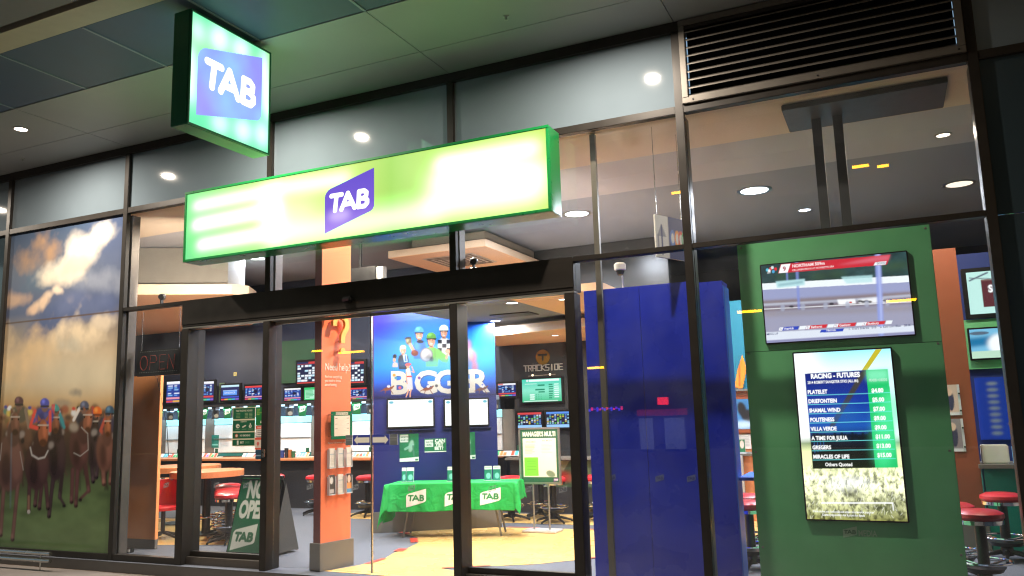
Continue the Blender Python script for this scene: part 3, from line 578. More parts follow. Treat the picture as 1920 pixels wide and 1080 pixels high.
# ================================================================== BLADE WALL WITH QUESTION MARK
A2 = math.atan2(.44, .10); D2 = Vector((math.cos(A2), math.sin(A2), 0)); N2 = Vector((math.sin(A2), -math.cos(A2), 0)); C2 = Vector((-5.76, .11, 0))
FM2 = frame_mtx(C2, D2)
ow = thing('feature_pillar', 'bright orange pillar just inside the doors with a grey skirting and help message', 'pillar', C2-N2*.06)
MB().box(.0, .425, .0, .115, .28, 4.38, FM2).build('orange_face', ORANGE, ow)
MB().box(-.004, .0, .0, .116, .28, 4.379, FM2).build('edge_panel', MAROON, ow)
MB().box(-.03, .45, -.03, .15, 0, .29, FM2).build('skirting', GREY, ow, bevel=.004)
PALE = mat('pale_peach_lettering', (255, 240, 226), .5)
ltm = FM2 @ Matrix.Translation((.045, -.004, 2.165)) ; lettering('lettering', 'Need help?', PALE, ow, ltm, .085, 0, .002, sx=.66)
for i, t_ in enumerate(['Find out everything', 'you need to know', 'about betting.']): lettering('lettering', t_, PALE, ow, FM2 @ Matrix.Translation((.045, -.004, 2.08-i*.045)), .03, 0, .002, sx=.72)
lettering('lettering', 'Open a TAB account today', PALE, ow, FM2 @ Matrix.Translation((.09, -.004, 1.35)), .018, 0, .002, sx=.95)
qm = thing('question_mark', 'large raised orange question mark standing off the pillar face', 'wall sign', FM2 @ Vector((.22, -.06, 2.3)))
QM = mat('orange_gloss_letter', (255, 190, 104), .3, coat=.4)
qp = [(.12, 2.665), (.122, 2.71), (.14, 2.75), (.18, 2.775), (.225, 2.778), (.27, 2.76), (.298, 2.72), (.30, 2.67), (.285, 2.63), (.26, 2.595), (.243, 2.56), (.238, 2.52), (.238, 2.475)]
mb = MB()
for (xa_, za_), (xb_, zb_), (xp, zp), (xn, zn) in [(qp[i], qp[i+1], qp[max(0, i-1)], qp[min(len(qp)-1, i+2)]) for i in range(len(qp)-1)]:
    def nrm(x, z): L = math.hypot(x, z) or 1; return -z/L*.029, x/L*.029
    na = nrm(xb_-xp, zb_-zp); nb_ = nrm(xn-xa_, zn-za_)
    v = [(xa_+na[0], -.085, za_+na[1]), (xa_-na[0], -.085, za_-na[1]), (xb_-nb_[0], -.085, zb_-nb_[1]), (xb_+nb_[0], -.085, zb_+nb_[1])]; v += [(x, -.045, z) for x, y, z in v]
    mb._add(v, [(0, 1, 2, 3), (7, 6, 5, 4), (0, 3, 7, 4), (1, 5, 6, 2)], FM2)
mb.build('hook', QM, qm, smooth=False)
MB().lathe([(.034, 0), (.036, .006), (.036, .04)], 24, FM2 @ Matrix.Translation((.238, -.045, 2.385)) @ Matrix.Rotation(R(90), 4, 'X')).build('dot', QM, qm)
for sx_, sz_ in ((.2, 2.775), (.24, 2.5), (.24, 2.385)): MB().tube([FM2 @ Vector((sx_, -.05, sz_)), FM2 @ Vector((sx_, 0, sz_))], .008).build('stud', STEEL, qm)
nbd = thing('notice_board', 'green framed notice sheet held off the orange pillar on steel studs', 'notice board', FM2 @ Vector((.25, -.05, 1.4)))
MB().box(.09, .40, -.06, -.05, 1.395, 1.705, FM2).build('board', mat('green_acrylic', (16, 104, 72), .25), nbd, bevel=.003)
a = Art(46, 54, (232, 214, 196)); a.noise(.04)
for y in (.12, .4, .62): a.rect(.06, y, .22, y+.02, (60, 60, 60)); a.rect(.78, y, .94, y+.02, (90, 90, 90))
for i in range(20): a.rect(.08, .17+i*.04, random.uniform(.5, .92), .178+i*.04, (190, 176, 166), .8)
a.build('sheet', PRINT, nbd, FM2 @ Vector((.135, -.0615, 1.43)), D2, .225, .225)
a = Art(46, 10, (206, 196, 176)); a.text('RESULTS TODAY', .5, .8, .55, (60, 90, 70), .02, align='c', sx=.8); a.build('heading', PRINT, nbd, FM2 @ Vector((.155, -.0612, 1.665)), D2, .18, .028)
for x in (.1, .39):
    for z in (1.43, 1.67): MB().lathe([(.008, -.05), (.008, .062)], 10, FM2 @ Matrix.Translation((x, 0, z)) @ Matrix.Rotation(R(90), 4, 'X')).build('stud', STEEL, nbd)
PAPER = [(222, 214, 204), (214, 208, 200), (226, 216, 204), (70, 66, 64), (220, 212, 202), (226, 150, 90)]
hl = ['clear holder of white betting slips, top left of six on the orange pillar', 'clear holder of white betting slips, top middle of six on the orange pillar', 'clear holder of white betting slips, top right of six on the orange pillar',
      'clear holder with a black and white leaflet, bottom left of six on the orange pillar', 'clear holder of white leaflets, bottom middle of six on the orange pillar', 'clear holder with an orange leaflet, bottom right of six on the orange pillar']
ACR = mat('clear_acrylic', (214, 218, 220), .08, var=.01)
for i in range(6):
    x = .085+(i % 3)*.122; z = 1.08-(i//3)*.29
    h = thing('leaflet_holder', hl[i], 'leaflet holder', FM2 @ Vector((x, -.02, z)), 'leaflet holders on the orange pillar')
    MB().box(x, x+.085, -.045, -.003, z, z+.012, FM2).box(x, x+.004, -.045, -.003, z+.012, z+.2, FM2).box(x+.081, x+.085, -.045, -.003, z+.012, z+.2, FM2).build('tray', ACR, h)
    a = Art(14, 34, PAPER[i])
    if i == 3: a.ell(.4, .3, .3, .18, (220, 216, 210)); a.rect(.1, .75, .9, .95, (200, 190, 190))
    elif i == 5: a.rect(0, 0, 1, .5, (60, 40, 40)); a.ell(.5, .3, .3, .2, (220, 190, 170)); a.rect(0, .8, 1, 1, (90, 150, 190))
    else:
        a.rect(.1, .3, .9, .34, (120, 150, 170))
        for k in range(8): a.rect(.15, .4+k*.06, .85, .415+k*.06, (170, 166, 160))
    a.build('leaflets', PRINT, h, FM2 @ Vector((x+.006, -.036, z+.014)), D2, .073, .205)
    MB().box(x+.006, x+.079, -.035, -.012, z+.013, z+.218, FM2).build('paper_stack', mat('white_paper', (226, 220, 212), .8), h)

# ================================================================== BLUE WALL WITH POSTER
A3 = R(32); D3 = Vector((math.cos(A3), math.sin(A3), 0)); C3 = Vector((-6.85, 2.71, 0)); FM3 = frame_mtx(C3, D3)
bw = thing('display_wall', 'navy display wall set at an angle behind the green covered table, grey skirting', 'display wall', FM3 @ Vector((.9, .2, 0)))
MB().box(0, 1.8, 0, .42, .28, 3.3, FM3).build('wall_face', NAVY, bw)
MB().box(-.006, 0, -.001, .42, .28, 3.3, FM3).build('end_panel', mat('plum_end_panel', (112, 58, 74), .5), bw)
MB().box(-.03, 1.83, -.03, .45, 0, .285, FM3).build('skirting', GREY, bw, bevel=.004)
po = thing('poster', 'tall bright blue poster of jockeys and the word BIGGER on the navy wall', 'poster', FM3 @ Vector((.9, -.01, 1.9)))
PK = 1.0; a = Art(360, 262, (18, 78, 205), quad=[(53.7, 114.2), (1269.4, 98.4), (1292.2, 976.5), (56.5, 1009.4)])
a.grad([(0, (18, 74, 190)), (.3, (10, 104, 226)), (.65, (0, 148, 246)), (.82, (8, 110, 225)), (.95, (18, 44, 150)), (1, (20, 32, 110))])
a.ell(90, 230, 240, 150, (52, 34, 205), 0, .95, 26); a.ell(690, 560, 520, 260, (20, 168, 250), 0, .7, 30); a.ell(640, 600, 330, 110, (120, 200, 246), 0, .7, 22); a.ell(1130, 600, 90, 240, (60, 180, 250), 0, .6, 22); a.ell(700, 140, 500, 60, (20, 70, 180), 0, .5, 14)
SK = (226, 172, 142)
def person(x, y, s, cap, body, capk=None, hair=None):
    a.poly([(x-62*s, y+130*s), (x-48*s, y+78*s), (x-14*s, y+58*s), (x+20*s, y+58*s), (x+56*s, y+78*s), (x+70*s, y+140*s), (x+60*s, y+240*s), (x-50*s, y+240*s)], body, 1, 1.2)
    a.ell(x+34*s, y+130*s, 16*s, 60*s, tuple(int(v*.75) for v in body), 0, .5, 3); a.ell(x-20*s, y+110*s, 18*s, 50*s, tuple(min(255, int(v*1.2+15)) for v in body), 0, .5, 3)
    a.poly([(x-16*s, y+40*s), (x+16*s, y+40*s), (x+20*s, y+68*s), (x-18*s, y+68*s)], (190, 136, 112), 1, .6)
    a.ell(x, y+8*s, 34*s, 45*s, SK, 0, 1, .6); a.ell(x+14*s, y+14*s, 16*s, 34*s, (196, 138, 112), 0, .5, 2); a.ell(x-4*s, y+20*s, 5*s, 9*s, (240, 196, 168), 0, .8, .8)
    for q in (-13, 12): a.ell(x+q*s, y+2*s, 5*s, 2.6*s, (56, 36, 34), 0, 1, .4); a.line([(x+(q-7)*s, y-7*s), (x+(q+6)*s, y-8*s)], 3*s, (96, 60, 48), .8, .3)
    a.ell(x, y+31*s, 14*s, 4.5*s, (250, 240, 236), 0, 1, .4); a.line([(x-14*s, y+27*s), (x, y+30*s), (x+14*s, y+27*s)], 2.5*s, (160, 72, 70), .9, .3)
    if cap:
        a.poly([(x-46*s, y-14*s), (x-44*s, y-44*s), (x-22*s, y-70*s), (x+10*s, y-74*s), (x+38*s, y-54*s), (x+46*s, y-14*s)], cap, 1, .8); a.ell(x-14*s, y-50*s, 16*s, 12*s, tuple(min(255, int(v*1.25+30)) for v in cap), 0, .7, 1.5)
        a.poly([(x-48*s, y-18*s), (x+48*s, y-18*s), (x+38*s, y-2*s), (x, y-10*s), (x-40*s, y-2*s)], capk or (30, 30, 40), 1, .5); a.line([(x-36*s, y), (x-26*s, y+46*s), (x+4*s, y+58*s)], 5*s, (30, 30, 40), .9, .3)
    elif hair: a.ell(x, y-26*s, 36*s, 24*s, hair, 0, 1, 1); a.ell(x-30*s, y-6*s, 8*s, 20*s, hair, 0, 1, .8)
person(515, 355, 1.05, (90, 164, 222), (66, 136, 224))
a.ell(525, 432, 36, 18, (28, 26, 66), 0, 1, 1)
person(765, 335, 1.0, (236, 234, 226), (236, 236, 232), (40, 36, 40))
for i in range(3):
    for j in range(2): a.rect(700+j*92+(i % 2)*46, 412+i*42, 744+j*92+(i % 2)*46, 452+i*42, (40, 40, 62), 1, .5)
a.ell(850, 540, 30, 60, (220, 150, 50), 0, 1, 2); a.ell(800, 530, 26, 22, SK, 0, 1, 1); a.ell(842, 556, 30, 20, (130, 60, 46), 0, 1, 2)
person(352, 510, .85, None, (38, 40, 58), hair=(226, 222, 216)); a.poly([(348, 566), (388, 560), (400, 640), (362, 640)], (196, 214, 240), 1, .6); a.poly([(370, 570), (382, 570), (388, 630), (370, 630)], (110, 140, 210), 1, .4)
a.poly([(370, 400), (436, 392), (440, 440), (412, 470), (386, 456)], (122, 112, 92), 1, 1); a.ell(398, 415, 14, 24, (206, 196, 160), 10, .8, 2); a.ell(402, 394, 34, 10, (70, 62, 52), -6, 1, 1); a.line([(424, 460), (456, 520)], 30, SK, 1, 1); a.ell(470, 548, 38, 32, (124, 50, 38), 0, 1, 1.4); a.ell(462, 536, 18, 10, (176, 92, 70), 0, .8, 2)
person(638, 418, 1.12, (96, 160, 62), (128, 202, 104))
a.poly([(700, 500), (790, 570), (818, 610), (800, 655), (742, 640), (690, 590)], (120, 194, 98), 1, 1.2); a.line([(790, 600), (800, 560)], 22, SK, 1, 1)
a.ell(588, 565, 66, 72, (120, 120, 124), 12, 1, 1); a.ell(588, 565, 57, 63, (190, 190, 194), 12, 1, 1.5); a.ell(576, 548, 30, 36, (236, 236, 238), 10, .9, 3); a.ell(606, 590, 28, 26, (110, 108, 110), 0, .7, 4); a.ell(640, 610, 20, 26, (56, 52, 52), 0, .9, 2)
a.ell(600, 655, 330, 26, (40, 170, 250), 0, .55, 8)
a.ell(268, 582, 20, 24, (26, 26, 34), 10, 1, .8); a.ell(264, 618, 15, 20, SK, 0, 1, .8); a.poly([(244, 690), (250, 650), (270, 640), (296, 652), (300, 690)], (214, 190, 184), 1, 1)
for x, y, c in ((1010, 470, (210, 130, 110)), (1060, 590, (220, 110, 80)), (1075, 690, (214, 120, 100)), (1030, 560, (230, 190, 170)), (1000, 640, (150, 120, 130)), (960, 420, (224, 210, 196)), (950, 500, (200, 60, 60))): a.ell(x, y, 34, 60, c, 0, .7, 4)
QS = a.H; a.quad([(0, 0), (1, 0), (1, 1), (0, 1)])
for ch, x in (('B', .128), ('G', .325), ('G', .487), ('E', .652), ('R', .772)):
    a.text(ch, x+.006, .965, .25, (70, 96, 150), .03, sx=1.04, al=.7); a.text(ch, x, .953, .25, (226, 224, 214), .03, sx=1.04)
a.H = QS; m_ = (np.arange(262)/262 > .8)[:, None]*np.ones((1, 360)); a.a *= (1-.22*np.clip((np.arange(262)/262-.74)*5, 0, 1))[:, None, None]
a.line([(402, 720), (412, 790), (420, 910)], 44, (236, 226, 214), 1, .6); a.poly([(388, 795), (444, 795), (452, 918), (394, 918)], (206, 208, 216), 1, .8); a.ell(402, 682, 17, 22, SK, 0, 1, .5); a.ell(404, 664, 32, 15, (232, 112, 120), -8, 1, .6); a.line([(378, 690), (384, 706)], 12, (60, 36, 34), 1, .4); a.line([(392, 786), (436, 784)], 14, (206, 52, 56), 1, .4); a.line([(384, 740), (386, 800), (394, 860)], 10, SK, 1, .4); a.line([(440, 735), (464, 745), (440, 684)], 10, SK, 1, .4); a.line([(408, 920), (396, 960), (384, 992)], 13, SK, 1, .5); a.line([(432, 920), (424, 960), (424, 992)], 13, SK, 1, .5)
for x, c in ((200, (150, 84, 50)), (600, (140, 76, 48)), (1150, (120, 80, 66))):
    a.ell(x, 910, 52, 18, c, -14, 1, 1); a.line([(x+38, 900), (x+56, 884)], 15, c, 1, .5); a.line([(x-40, 918), (x-74, 935)], 8, c, 1, .5); a.line([(x+26, 925), (x+50, 960)], 7, c, 1, .5); a.line([(x-20, 922), (x-30, 955)], 7, c, 1, .5); a.ell(x+6, 886, 16, 14, (226, 226, 240), 0, 1, .6); a.ell(x+4, 870, 9, 8, (90, 120, 200), 0, 1, .5)
for x, y, c in ((262, 772, (238, 150, 50)), (280, 800, (70, 160, 190)), (320, 900, (220, 110, 120)), (515, 800, (120, 70, 170)), (690, 880, (80, 80, 90)), (712, 845, (240, 240, 236)), (846, 790, (120, 90, 160))): a.ell(x, y, 16, 15, c, 0, .95, .8)
a.a = a.a**1.18*.62; a.build('printed_face', PRINT, po, FM3 @ Vector((.006, -.007, 1.90)), D3, 1.788, 1.29)
MB().box(.004, 1.796, -.006, -.0005, 1.895, 3.195, FM3).build('backing_board', NAVY, po)
TVC = BLACKP
def tv(label, mtx, w, h, art, group=None, dep=.06, bez=.022, stand=False, name='screen', cat='screen'):
    t = thing(name, label, cat, mtx @ Vector((w/2, 0, 0)), group)
    MB().box(-bez, w+bez, 0, dep, -bez, h+bez, mtx).build('casing', TVC, t, bevel=.006)
    art.build('display', SCREEN, t, mtx @ Vector((0, -.003, 0)), mtx.to_3x3() @ Vector((1, 0, 0)), w, h)
    MB().box(w*.35, w*.65, dep, dep+.05, h*.3, h*.7, mtx).build('wall_bracket', BLACKM, t)
    return t
def whitetv():
    a = Art(64, 38, (255, 255, 255), k=1.35); a.ell(.08, .1, .05, .05, (120, 210, 230), -20); a.ell(.93, .1, .05, .05, (120, 210, 230), -20); a.rect(.2, .98, .8, 1, (220, 240, 240)); return a
tv('wide screen showing a blank white page under the letters BIG, left of a pair', FM3 @ Matrix.Translation((.21, -.075, 1.48)), .65, .385, whitetv(), 'white screens under the poster')
tv('wide screen showing a blank white page, right of a pair under the blue poster', FM3 @ Matrix.Translation((1.035, -.075, 1.475)), .625, .37, whitetv(), 'white screens under the poster')
for s in (.21, 1.03): 
    sh = thing('shelf', ('thin shelf under the left white screen on the navy wall' if s < 1 else 'thin shelf under the right white screen on the navy wall'), 'shelf', FM3 @ Vector((s, 0, 1.43)), 'shelves under the white screens')
    MB().box(s-.03, s+.68, -.07, 0, 1.428, 1.44, FM3).build('shelf_board', mat('dark_blue_laminate', (34, 40, 82), .4), sh); MB().box(s+.3, s+.34, -.05, 0, 1.40, 1.428, FM3).build('bracket', BLACKM, sh)
def flyer(kind):
    a = Art(40, 54, (12, 110, 70)); a.noise(.25, 4)
    if kind == 0:
        a.rect(.04, .04, .46, .3, (206, 214, 206)); a.text('WATCH', .08, .16, .07, (20, 90, 60), .02); a.text('AND WIN', .08, .26, .06, (20, 90, 60), .02); a.ell(.6, .45, .12, .22, (150, 190, 170), 20, .8, 1); a.line([(.3, .55), (.7, .4)], .1, (130, 180, 160), .8); a.line([(.7, .45), (.75, .85)], .07, (70, 120, 100)); a.poly([(0, .88), (1, .84), (1, 1), (0, 1)], (226, 230, 226)); a.rect(.8, .9, .96, .97, (16, 110, 70))
    return a
f1 = thing('flyer', 'upright green flyer with a white figure on the navy wall below the left screen', 'flyer', FM3 @ Vector((.5, 0, .98))); MB().box(.37, .645, -.004, -.0008, .98, 1.375, FM3).build('card', mat('white_paper', (226, 220, 212)), f1); flyer(0).build('print', PRINT, f1, FM3 @ Vector((.37, -.0055, .98)), D3, .275, .395)
a = Art(60, 38, (12, 110, 70)); a.rect(.03, .1, .4, .6, (206, 214, 206)); a.text('WATCH', .06, .32, .13, (20, 90, 60), .02, sx=.9); a.text('HERE', .06, .52, .13, (20, 90, 60), .02); a.text('CAN', .48, .3, .24, (230, 235, 230), .04); a.text('YET', .5, .57, .24, (230, 235, 230), .04); a.text('BET?', .46, .82, .22, (230, 235, 230), .04); a.rect(0, .92, 1, 1, (226, 230, 226))
f2 = thing('flyer', 'wide green flyer with bold white words on the navy wall beside the upright one', 'flyer', FM3 @ Vector((.9, 0, 1.1))); MB().box(.73, 1.045, -.004, -.0008, 1.1, 1.295, FM3).build('card', mat('white_paper', (226, 220, 212)), f2); a.build('print', PRINT, f2, FM3 @ Vector((.73, -.0055, 1.1)), D3, .315, .195)
f3 = thing('flyer', 'upright green flyer on the navy wall behind the door jamb, right of the wide one', 'flyer', FM3 @ Vector((1.3, 0, .98))); MB().box(1.2, 1.47, -.004, -.0008, .98, 1.37, FM3).build('card', mat('white_paper', (226, 220, 212)), f3); flyer(0).build('print', PRINT, f3, FM3 @ Vector((1.2, -.0055, .98)), D3, .27, .39)
st = thing('strip_light', 'added cold white glowing strip on the navy wall top, for a door rail reflection', 'strip light', FM3 @ Vector((.9, -.05, 3.24)))
MB().box(.2, 1.6, -.06, -.002, 3.235, 3.262, FM3).build('added_batten', WHITE, st); MB().box(.22, 1.58, -.056, -.01, 3.205, 3.2345, FM3).build('tube', mat('cold_rail_glint', (190, 216, 255), .3, emit=3., var=0), st); lamp(st, FM3 @ Vector((.9, -.18, 3.2)), 5, (.7, .85, 1), 1.3, (FM3.to_3x3() @ Vector((0, .5, -1))), .05)  # glowing strip and lamp added in place of the door rail's bright reflection
# ================================================================== TABLE WITH CLOTH
TA = math.atan2(.50, 1.68); TD = Vector((math.cos(TA), math.sin(TA), 0)); TM = frame_mtx((-6.34, 2.30, 0), TD)
tb = thing('trestle_table', 'folding trestle table with bent steel legs under the green cloth', 'table', TM @ Vector((.87, .25, 0)))
MB().box(.03, 1.72, .03, .48, .685, .712, TM).build('tabletop', WHITE, tb)
for x, s in ((.28, -1), (1.45, 1)):
    for y in (.07, .44): MB().tube([TM @ Vector((x-.02*s, y, .69)), TM @ Vector((x, y, .5)), TM @ Vector((x+.09*s, y, .012))], .014, 8).build('leg', mat('grey_steel_tube', (120, 116, 110), .4, .7), tb, smooth=True)
    MB().tube([TM @ Vector((x+.0*s, .07, .45)), TM @ Vector((x+.0*s, .44, .45))], .009, 8).build('stretcher', mat('grey_steel_tube', (120, 116, 110)), tb)
tc = thing('tablecloth', 'bright green logo tablecloth draped over the trestle table with hanging corners', 'tablecloth', TM @ Vector((.87, .25, .71)))
NX, NY = 150, 90; LX, LY = 1.75, .52; dropx, dropy = .52, .36
us = np.linspace(-dropx, LX+.26, NX); vs_ = np.linspace(-dropy, LY+.12, NY); Vv = []
def cl(u, v):
    ou = -u if u < 0 else (u-LX if u > LX else 0); ov = -v if v < 0 else (v-LY if v > LY else 0); x = min(max(u, 0), LX); y = min(max(v, 0), LY); z = .718
    if ou and ov:
        d = math.hypot(ou, ov); an = math.atan2(ov, ou); flare = .11*math.sin(2*an)
        z -= d*.93; k = .05+flare*d*1.6; x += (-1 if u < 0 else 1)*k*math.cos(an)*1.0; y += (-1 if v < 0 else 1)*k*math.sin(an)
    elif ou: z -= ou; x += (-1 if u < 0 else 1)*(.012+.10*ou+.012*math.sin(v*13+.6)*ou/.3)
    elif ov: z -= ov*(1+.03*math.sin(u*4)); y += (-1 if v < 0 else 1)*(.012+.05*ov+(.022*math.sin(u*9+1.2+ov*2)+.012*math.sin(u*23+ov*3)+.007*math.sin(u*41))*ov/.36)
    return x, y, z
me = bpy.data.meshes.new('drape'); Vv = [TM @ Vector(cl(u, v)) for v in vs_ for u in us]
me.from_pydata(Vv, [], [(j*NX+i, j*NX+i+1, (j+1)*NX+i+1, (j+1)*NX+i) for j in range(NY-1) for i in range(NX-1)]); me.update()
for p in me.polygons: p.use_smooth = True
me.materials.append(CLOTHP); drape = link('drape', me, tc)
a = Art(NX*2, NY*2, (14, 160, 72)); a.quad([(us[0], vs_[-1]), (us[-1], vs_[-1]), (us[-1], vs_[0]), (us[0], vs_[0])])
ca = Art(NX, NY, (16, 164, 72), quad=[(us[0], vs_[-1]), (us[-1], vs_[-1]), (us[-1], vs_[0]), (us[0], vs_[0])])
at = me.attributes.new('art', 'FLOAT_COLOR', 'POINT'); at.data.foreach_set('color', np.c_[ca.a[::-1].reshape(-1, 3), np.ones(NX*NY)].astype('f').ravel())
sol = drape.modifiers.new('thickness', 'SOLIDIFY'); sol.thickness = .004; sol.offset = 0
for x0 in (.26, .80, 1.28):
    g = Art(64, 56, (236, 234, 226)); pm = g.logo(0, 0, 1, 1.0, (236, 234, 226), (20, 130, 66), shape=False); pm = g.polymask([(0, .45), (.03, .34), (.13, .26), (1, 0), (1, .58), (.96, .68), (.87, .74), (0, 1.0)])
    o = g.build('logo', PRINT, tc, (0, 0, 0), (1, 0, 0), .28, .235, mask=pm)
    for v in o.data.vertices:
        u, z = v.co.x+x0, v.co.z; q = TM @ Vector(cl(u, -(.30-z))); n = TM.to_3x3() @ Vector((0, -1, .05)); v.co = q+n*.006
lf = [('pair of green leaflets in a clear stand at the left end of the green table', .2), ('single green leaflet stand on the green table, third from its left end', .78), ('green leaflet stand near the right end of the green table', 1.30), ('green leaflet stand at the right end of the green table', 1.42), ('slim green leaflet stand at the left end of the green table', .13)]
for l, x in lf:
    h = thing('leaflet_stand', l, 'leaflet stand', TM @ Vector((x, .2, .722)), 'leaflet stands on the green table'); M = TM @ Matrix.Translation((x, .22, .722)) @ Matrix.Rotation(R(-8), 4, 'X'); w = .1 if x != .13 else .06
    MB().box(0, w, 0, .02, 0, .2, M).build('card', mat('clear_acrylic', (214, 218, 220)), h); MB().box(-.004, w+.004, -.03, .06, 0, .006, M).build('foot', ACR, h)
    a = Art(14, 28, (20, 120, 96)); a.rect(0, 0, 1, .22, (214, 224, 216)); a.rect(.1, .06, .9, .1, (60, 110, 90)); a.ell(.55, .65, .3, .2, (120, 190, 180)); a.build('print', PRINT, h, M @ Vector((0, -.002, .003)), M.to_3x3() @ Vector((1, 0, 0)), w, .19, M.to_3x3() @ Vector((0, 0, 1)))

# ================================================================== POSTER STAND
ps = thing('poster_stand', 'silver poster stand with a MANAGER\'S MULTI notice beside the green table', 'poster stand', (-4.52, 3.38, 0))
PX0, PX1, PZ0, PZ1, PY = -4.84, -4.215, .64, 1.42, 3.36
f = MB(); t = .03; f.box(PX0, PX1, PY-.012, PY+.02, PZ0, PZ0+t); f.box(PX0, PX1, PY-.012, PY+.02, PZ1-t, PZ1); f.box(PX0, PX0+t, PY-.0125, PY+.02, PZ0+t, PZ1-t); f.box(PX1-t, PX1, PY-.0125, PY+.02, PZ0+t, PZ1-t); f.build('frame', ALU, ps, bevel=.004)
MB().box(PX0+t, PX1-t, PY, PY+.015, PZ0+t, PZ1-t).build('back_board', GREY, ps)
a = Art(104, 134, (42, 92, 66)); a.text("MANAGER'S MULTI", .5, .13, .085, (240, 232, 214), .035, align='c', sx=.66)
a.rect(.06, .17, .94, .90, (238, 226, 206)); a.rect(.09, .53, .46, .88, (126, 200, 62)); a.text('RACE BEST', .14, .25, .03, (120, 110, 96), .01); a.text('AFL MULTI', .58, .23, .03, (120, 110, 96), .01)
for i in range(7): a.rect(.12, .29+i*.026, .12+random.uniform(.16, .28), .30+i*.026, (204, 200, 120)); a.rect(.56, .28+i*.026, .56+random.uniform(.2, .3), .288+i*.026, (196, 176, 168))
for i in range(4): a.rect(.16, .6+i*.05, .4, .61+i*.05, (104, 172, 56))
a.ell(.78, .84, .12, .06, (96, 120, 90), 12, .9, 1); a.logo(.85, .91, .12, .08, (120, 70, 130), (230, 230, 230))
a.build('print', PRINT, ps, (PX0+t, PY-.004, PZ0+t), (1, 0, 0), PX1-PX0-2*t, PZ1-PZ0-2*t)
for x in (-4.65, -4.42): MB().tube([(x, PY+.02, .03), (x, PY+.02, PZ0+.2)], .013, 10).build('pole', ALU, ps, smooth=True)
MB().box(-4.77, -4.27, PY-.14, PY+.16, 0.009, .032).build('base_plate', mat('bright_steel', (230, 228, 226), .2, .3), ps, bevel=.004)

# ================================================================== FOLDING PAVEMENT SIGN
AX0, AX1 = -7.60, -6.98
af = thing('folding_sign', 'green A frame sign reading NOW OPEN standing behind the left door jamb', 'folding sign', (-7.2, .95, 0))
SG = Vector((0, .24, .90)).normalized()
def aframe(y0, sgn):
    up_ = Vector((0, .26*sgn, .93)).normalized(); m = frame_mtx((AX0, y0, .02), (1, 0, 0), up_); return m
mF = aframe(.62, 1)
MB().box(0, .66, .0, .022, 0, .955, mF).build('front_board', BLACKM, af, bevel=.004)
a = Art(94, 134, (24, 96, 62)); a.noise(.08, 3); a.text('NOW', .20, .27, .22, (206, 212, 200), .05, sx=.62); a.text('OPEN', .09, .54, .22, (206, 212, 200), .05, sx=.62); a.logo(.06, .62, .58, .36, (206, 212, 200), (24, 96, 62)); a.logo(.80, .05, .15, .1, (206, 212, 200), (24, 96, 62))
a.build('print', PRINT, af, mF @ Vector((.02, -.002, .03)), (1, 0, 0), .62, .90, mF.to_3x3() @ Vector((0, 0, 1)))
# the rear board swings off the top hinge
mR = frame_mtx((AX0+.02, 1.16, .02), (1, 0, 0), Vector((0, -.29, .90)).normalized())
MB().box(0, .66, -.02, .0, 0.0, .93, mR).build('rear_board', BLACKM, af, bevel=.004)
MB()._add([(AX1+.07, .66, .03), (AX1+.07, 1.15, .03), (AX1+.07, .90, .86), (AX1+.073, .66, .03), (AX1+.073, 1.15, .03), (AX1+.073, .90, .86)], [(0, 1, 2), (5, 4, 3), (0, 3, 4, 1), (1, 4, 5, 2), (2, 5, 3, 0)]).build('side_gusset', mat('charcoal_fabric', (58, 58, 56), .8), af)
MB().tube([(AX0, .89, .93), (AX0+.66, .89, .93)], .012, 8).build('hinge_bar', BLACKM, af)

# ================================================================== STOOLS, CHAIR, TABLES
def make_stool():
    r = thing('bar_stool', 'stool', 'stool', (0, 0, 0), 'red topped bar stools')
    MB().lathe([(.05, .585), (.185, .592), (.2, .615), (.195, .645), (.15, .668), (.07, .678), (.01, .68)], 28).build('seat', RED, r, smooth=True)
    MB().lathe([(.05, .555), (.188, .556), (.19, .59), (.05, .592)], 28).build('seat_band', CHROME, r, smooth=True)
    MB().lathe([(.048, .10), (.046, .3), (.044, .556)], 18).build('column', BLACKP, r, smooth=True)
    fr = MB(); fr.tube([(.215*math.cos(q), .215*math.sin(q), .235) for q in np.linspace(0, 2*math.pi, 28, endpoint=False)], .012, 8, True)
    for k in range(3): q = 2*math.pi*k/3; fr.tube([(.04*math.cos(q), .04*math.sin(q), .2), (.21*math.cos(q), .21*math.sin(q), .235)], .009, 6)
    fr.build('footrest', CHROME, r, smooth=True)
    MB().lathe([(.14, .15), (.17, .19), (.06, .2), (.05, .15)], 20).build('footrest_dish', BLACKP, r, smooth=True)
    MB().lathe([(.055, .05), (.06, .12), (.05, .14)], 16).build('hub', BLACKP, r, smooth=True)
    for k in range(5):
        q = 2*math.pi*k/5+.3; l = MB(); l.tube([(.04*math.cos(q), .04*math.sin(q), .085), (.17*math.cos(q), .17*math.sin(q), .06), (.28*math.cos(q), .28*math.sin(q), .028)], [.022, .018, .014], 8); l.lathe([(.012, 0.009), (.016, .013), (.014, .03)], 10, cx=.275*math.cos(q), cy=.275*math.sin(q)); l.build('base_arm', BLACKP, r, smooth=True)
    return r
st0 = make_stool()
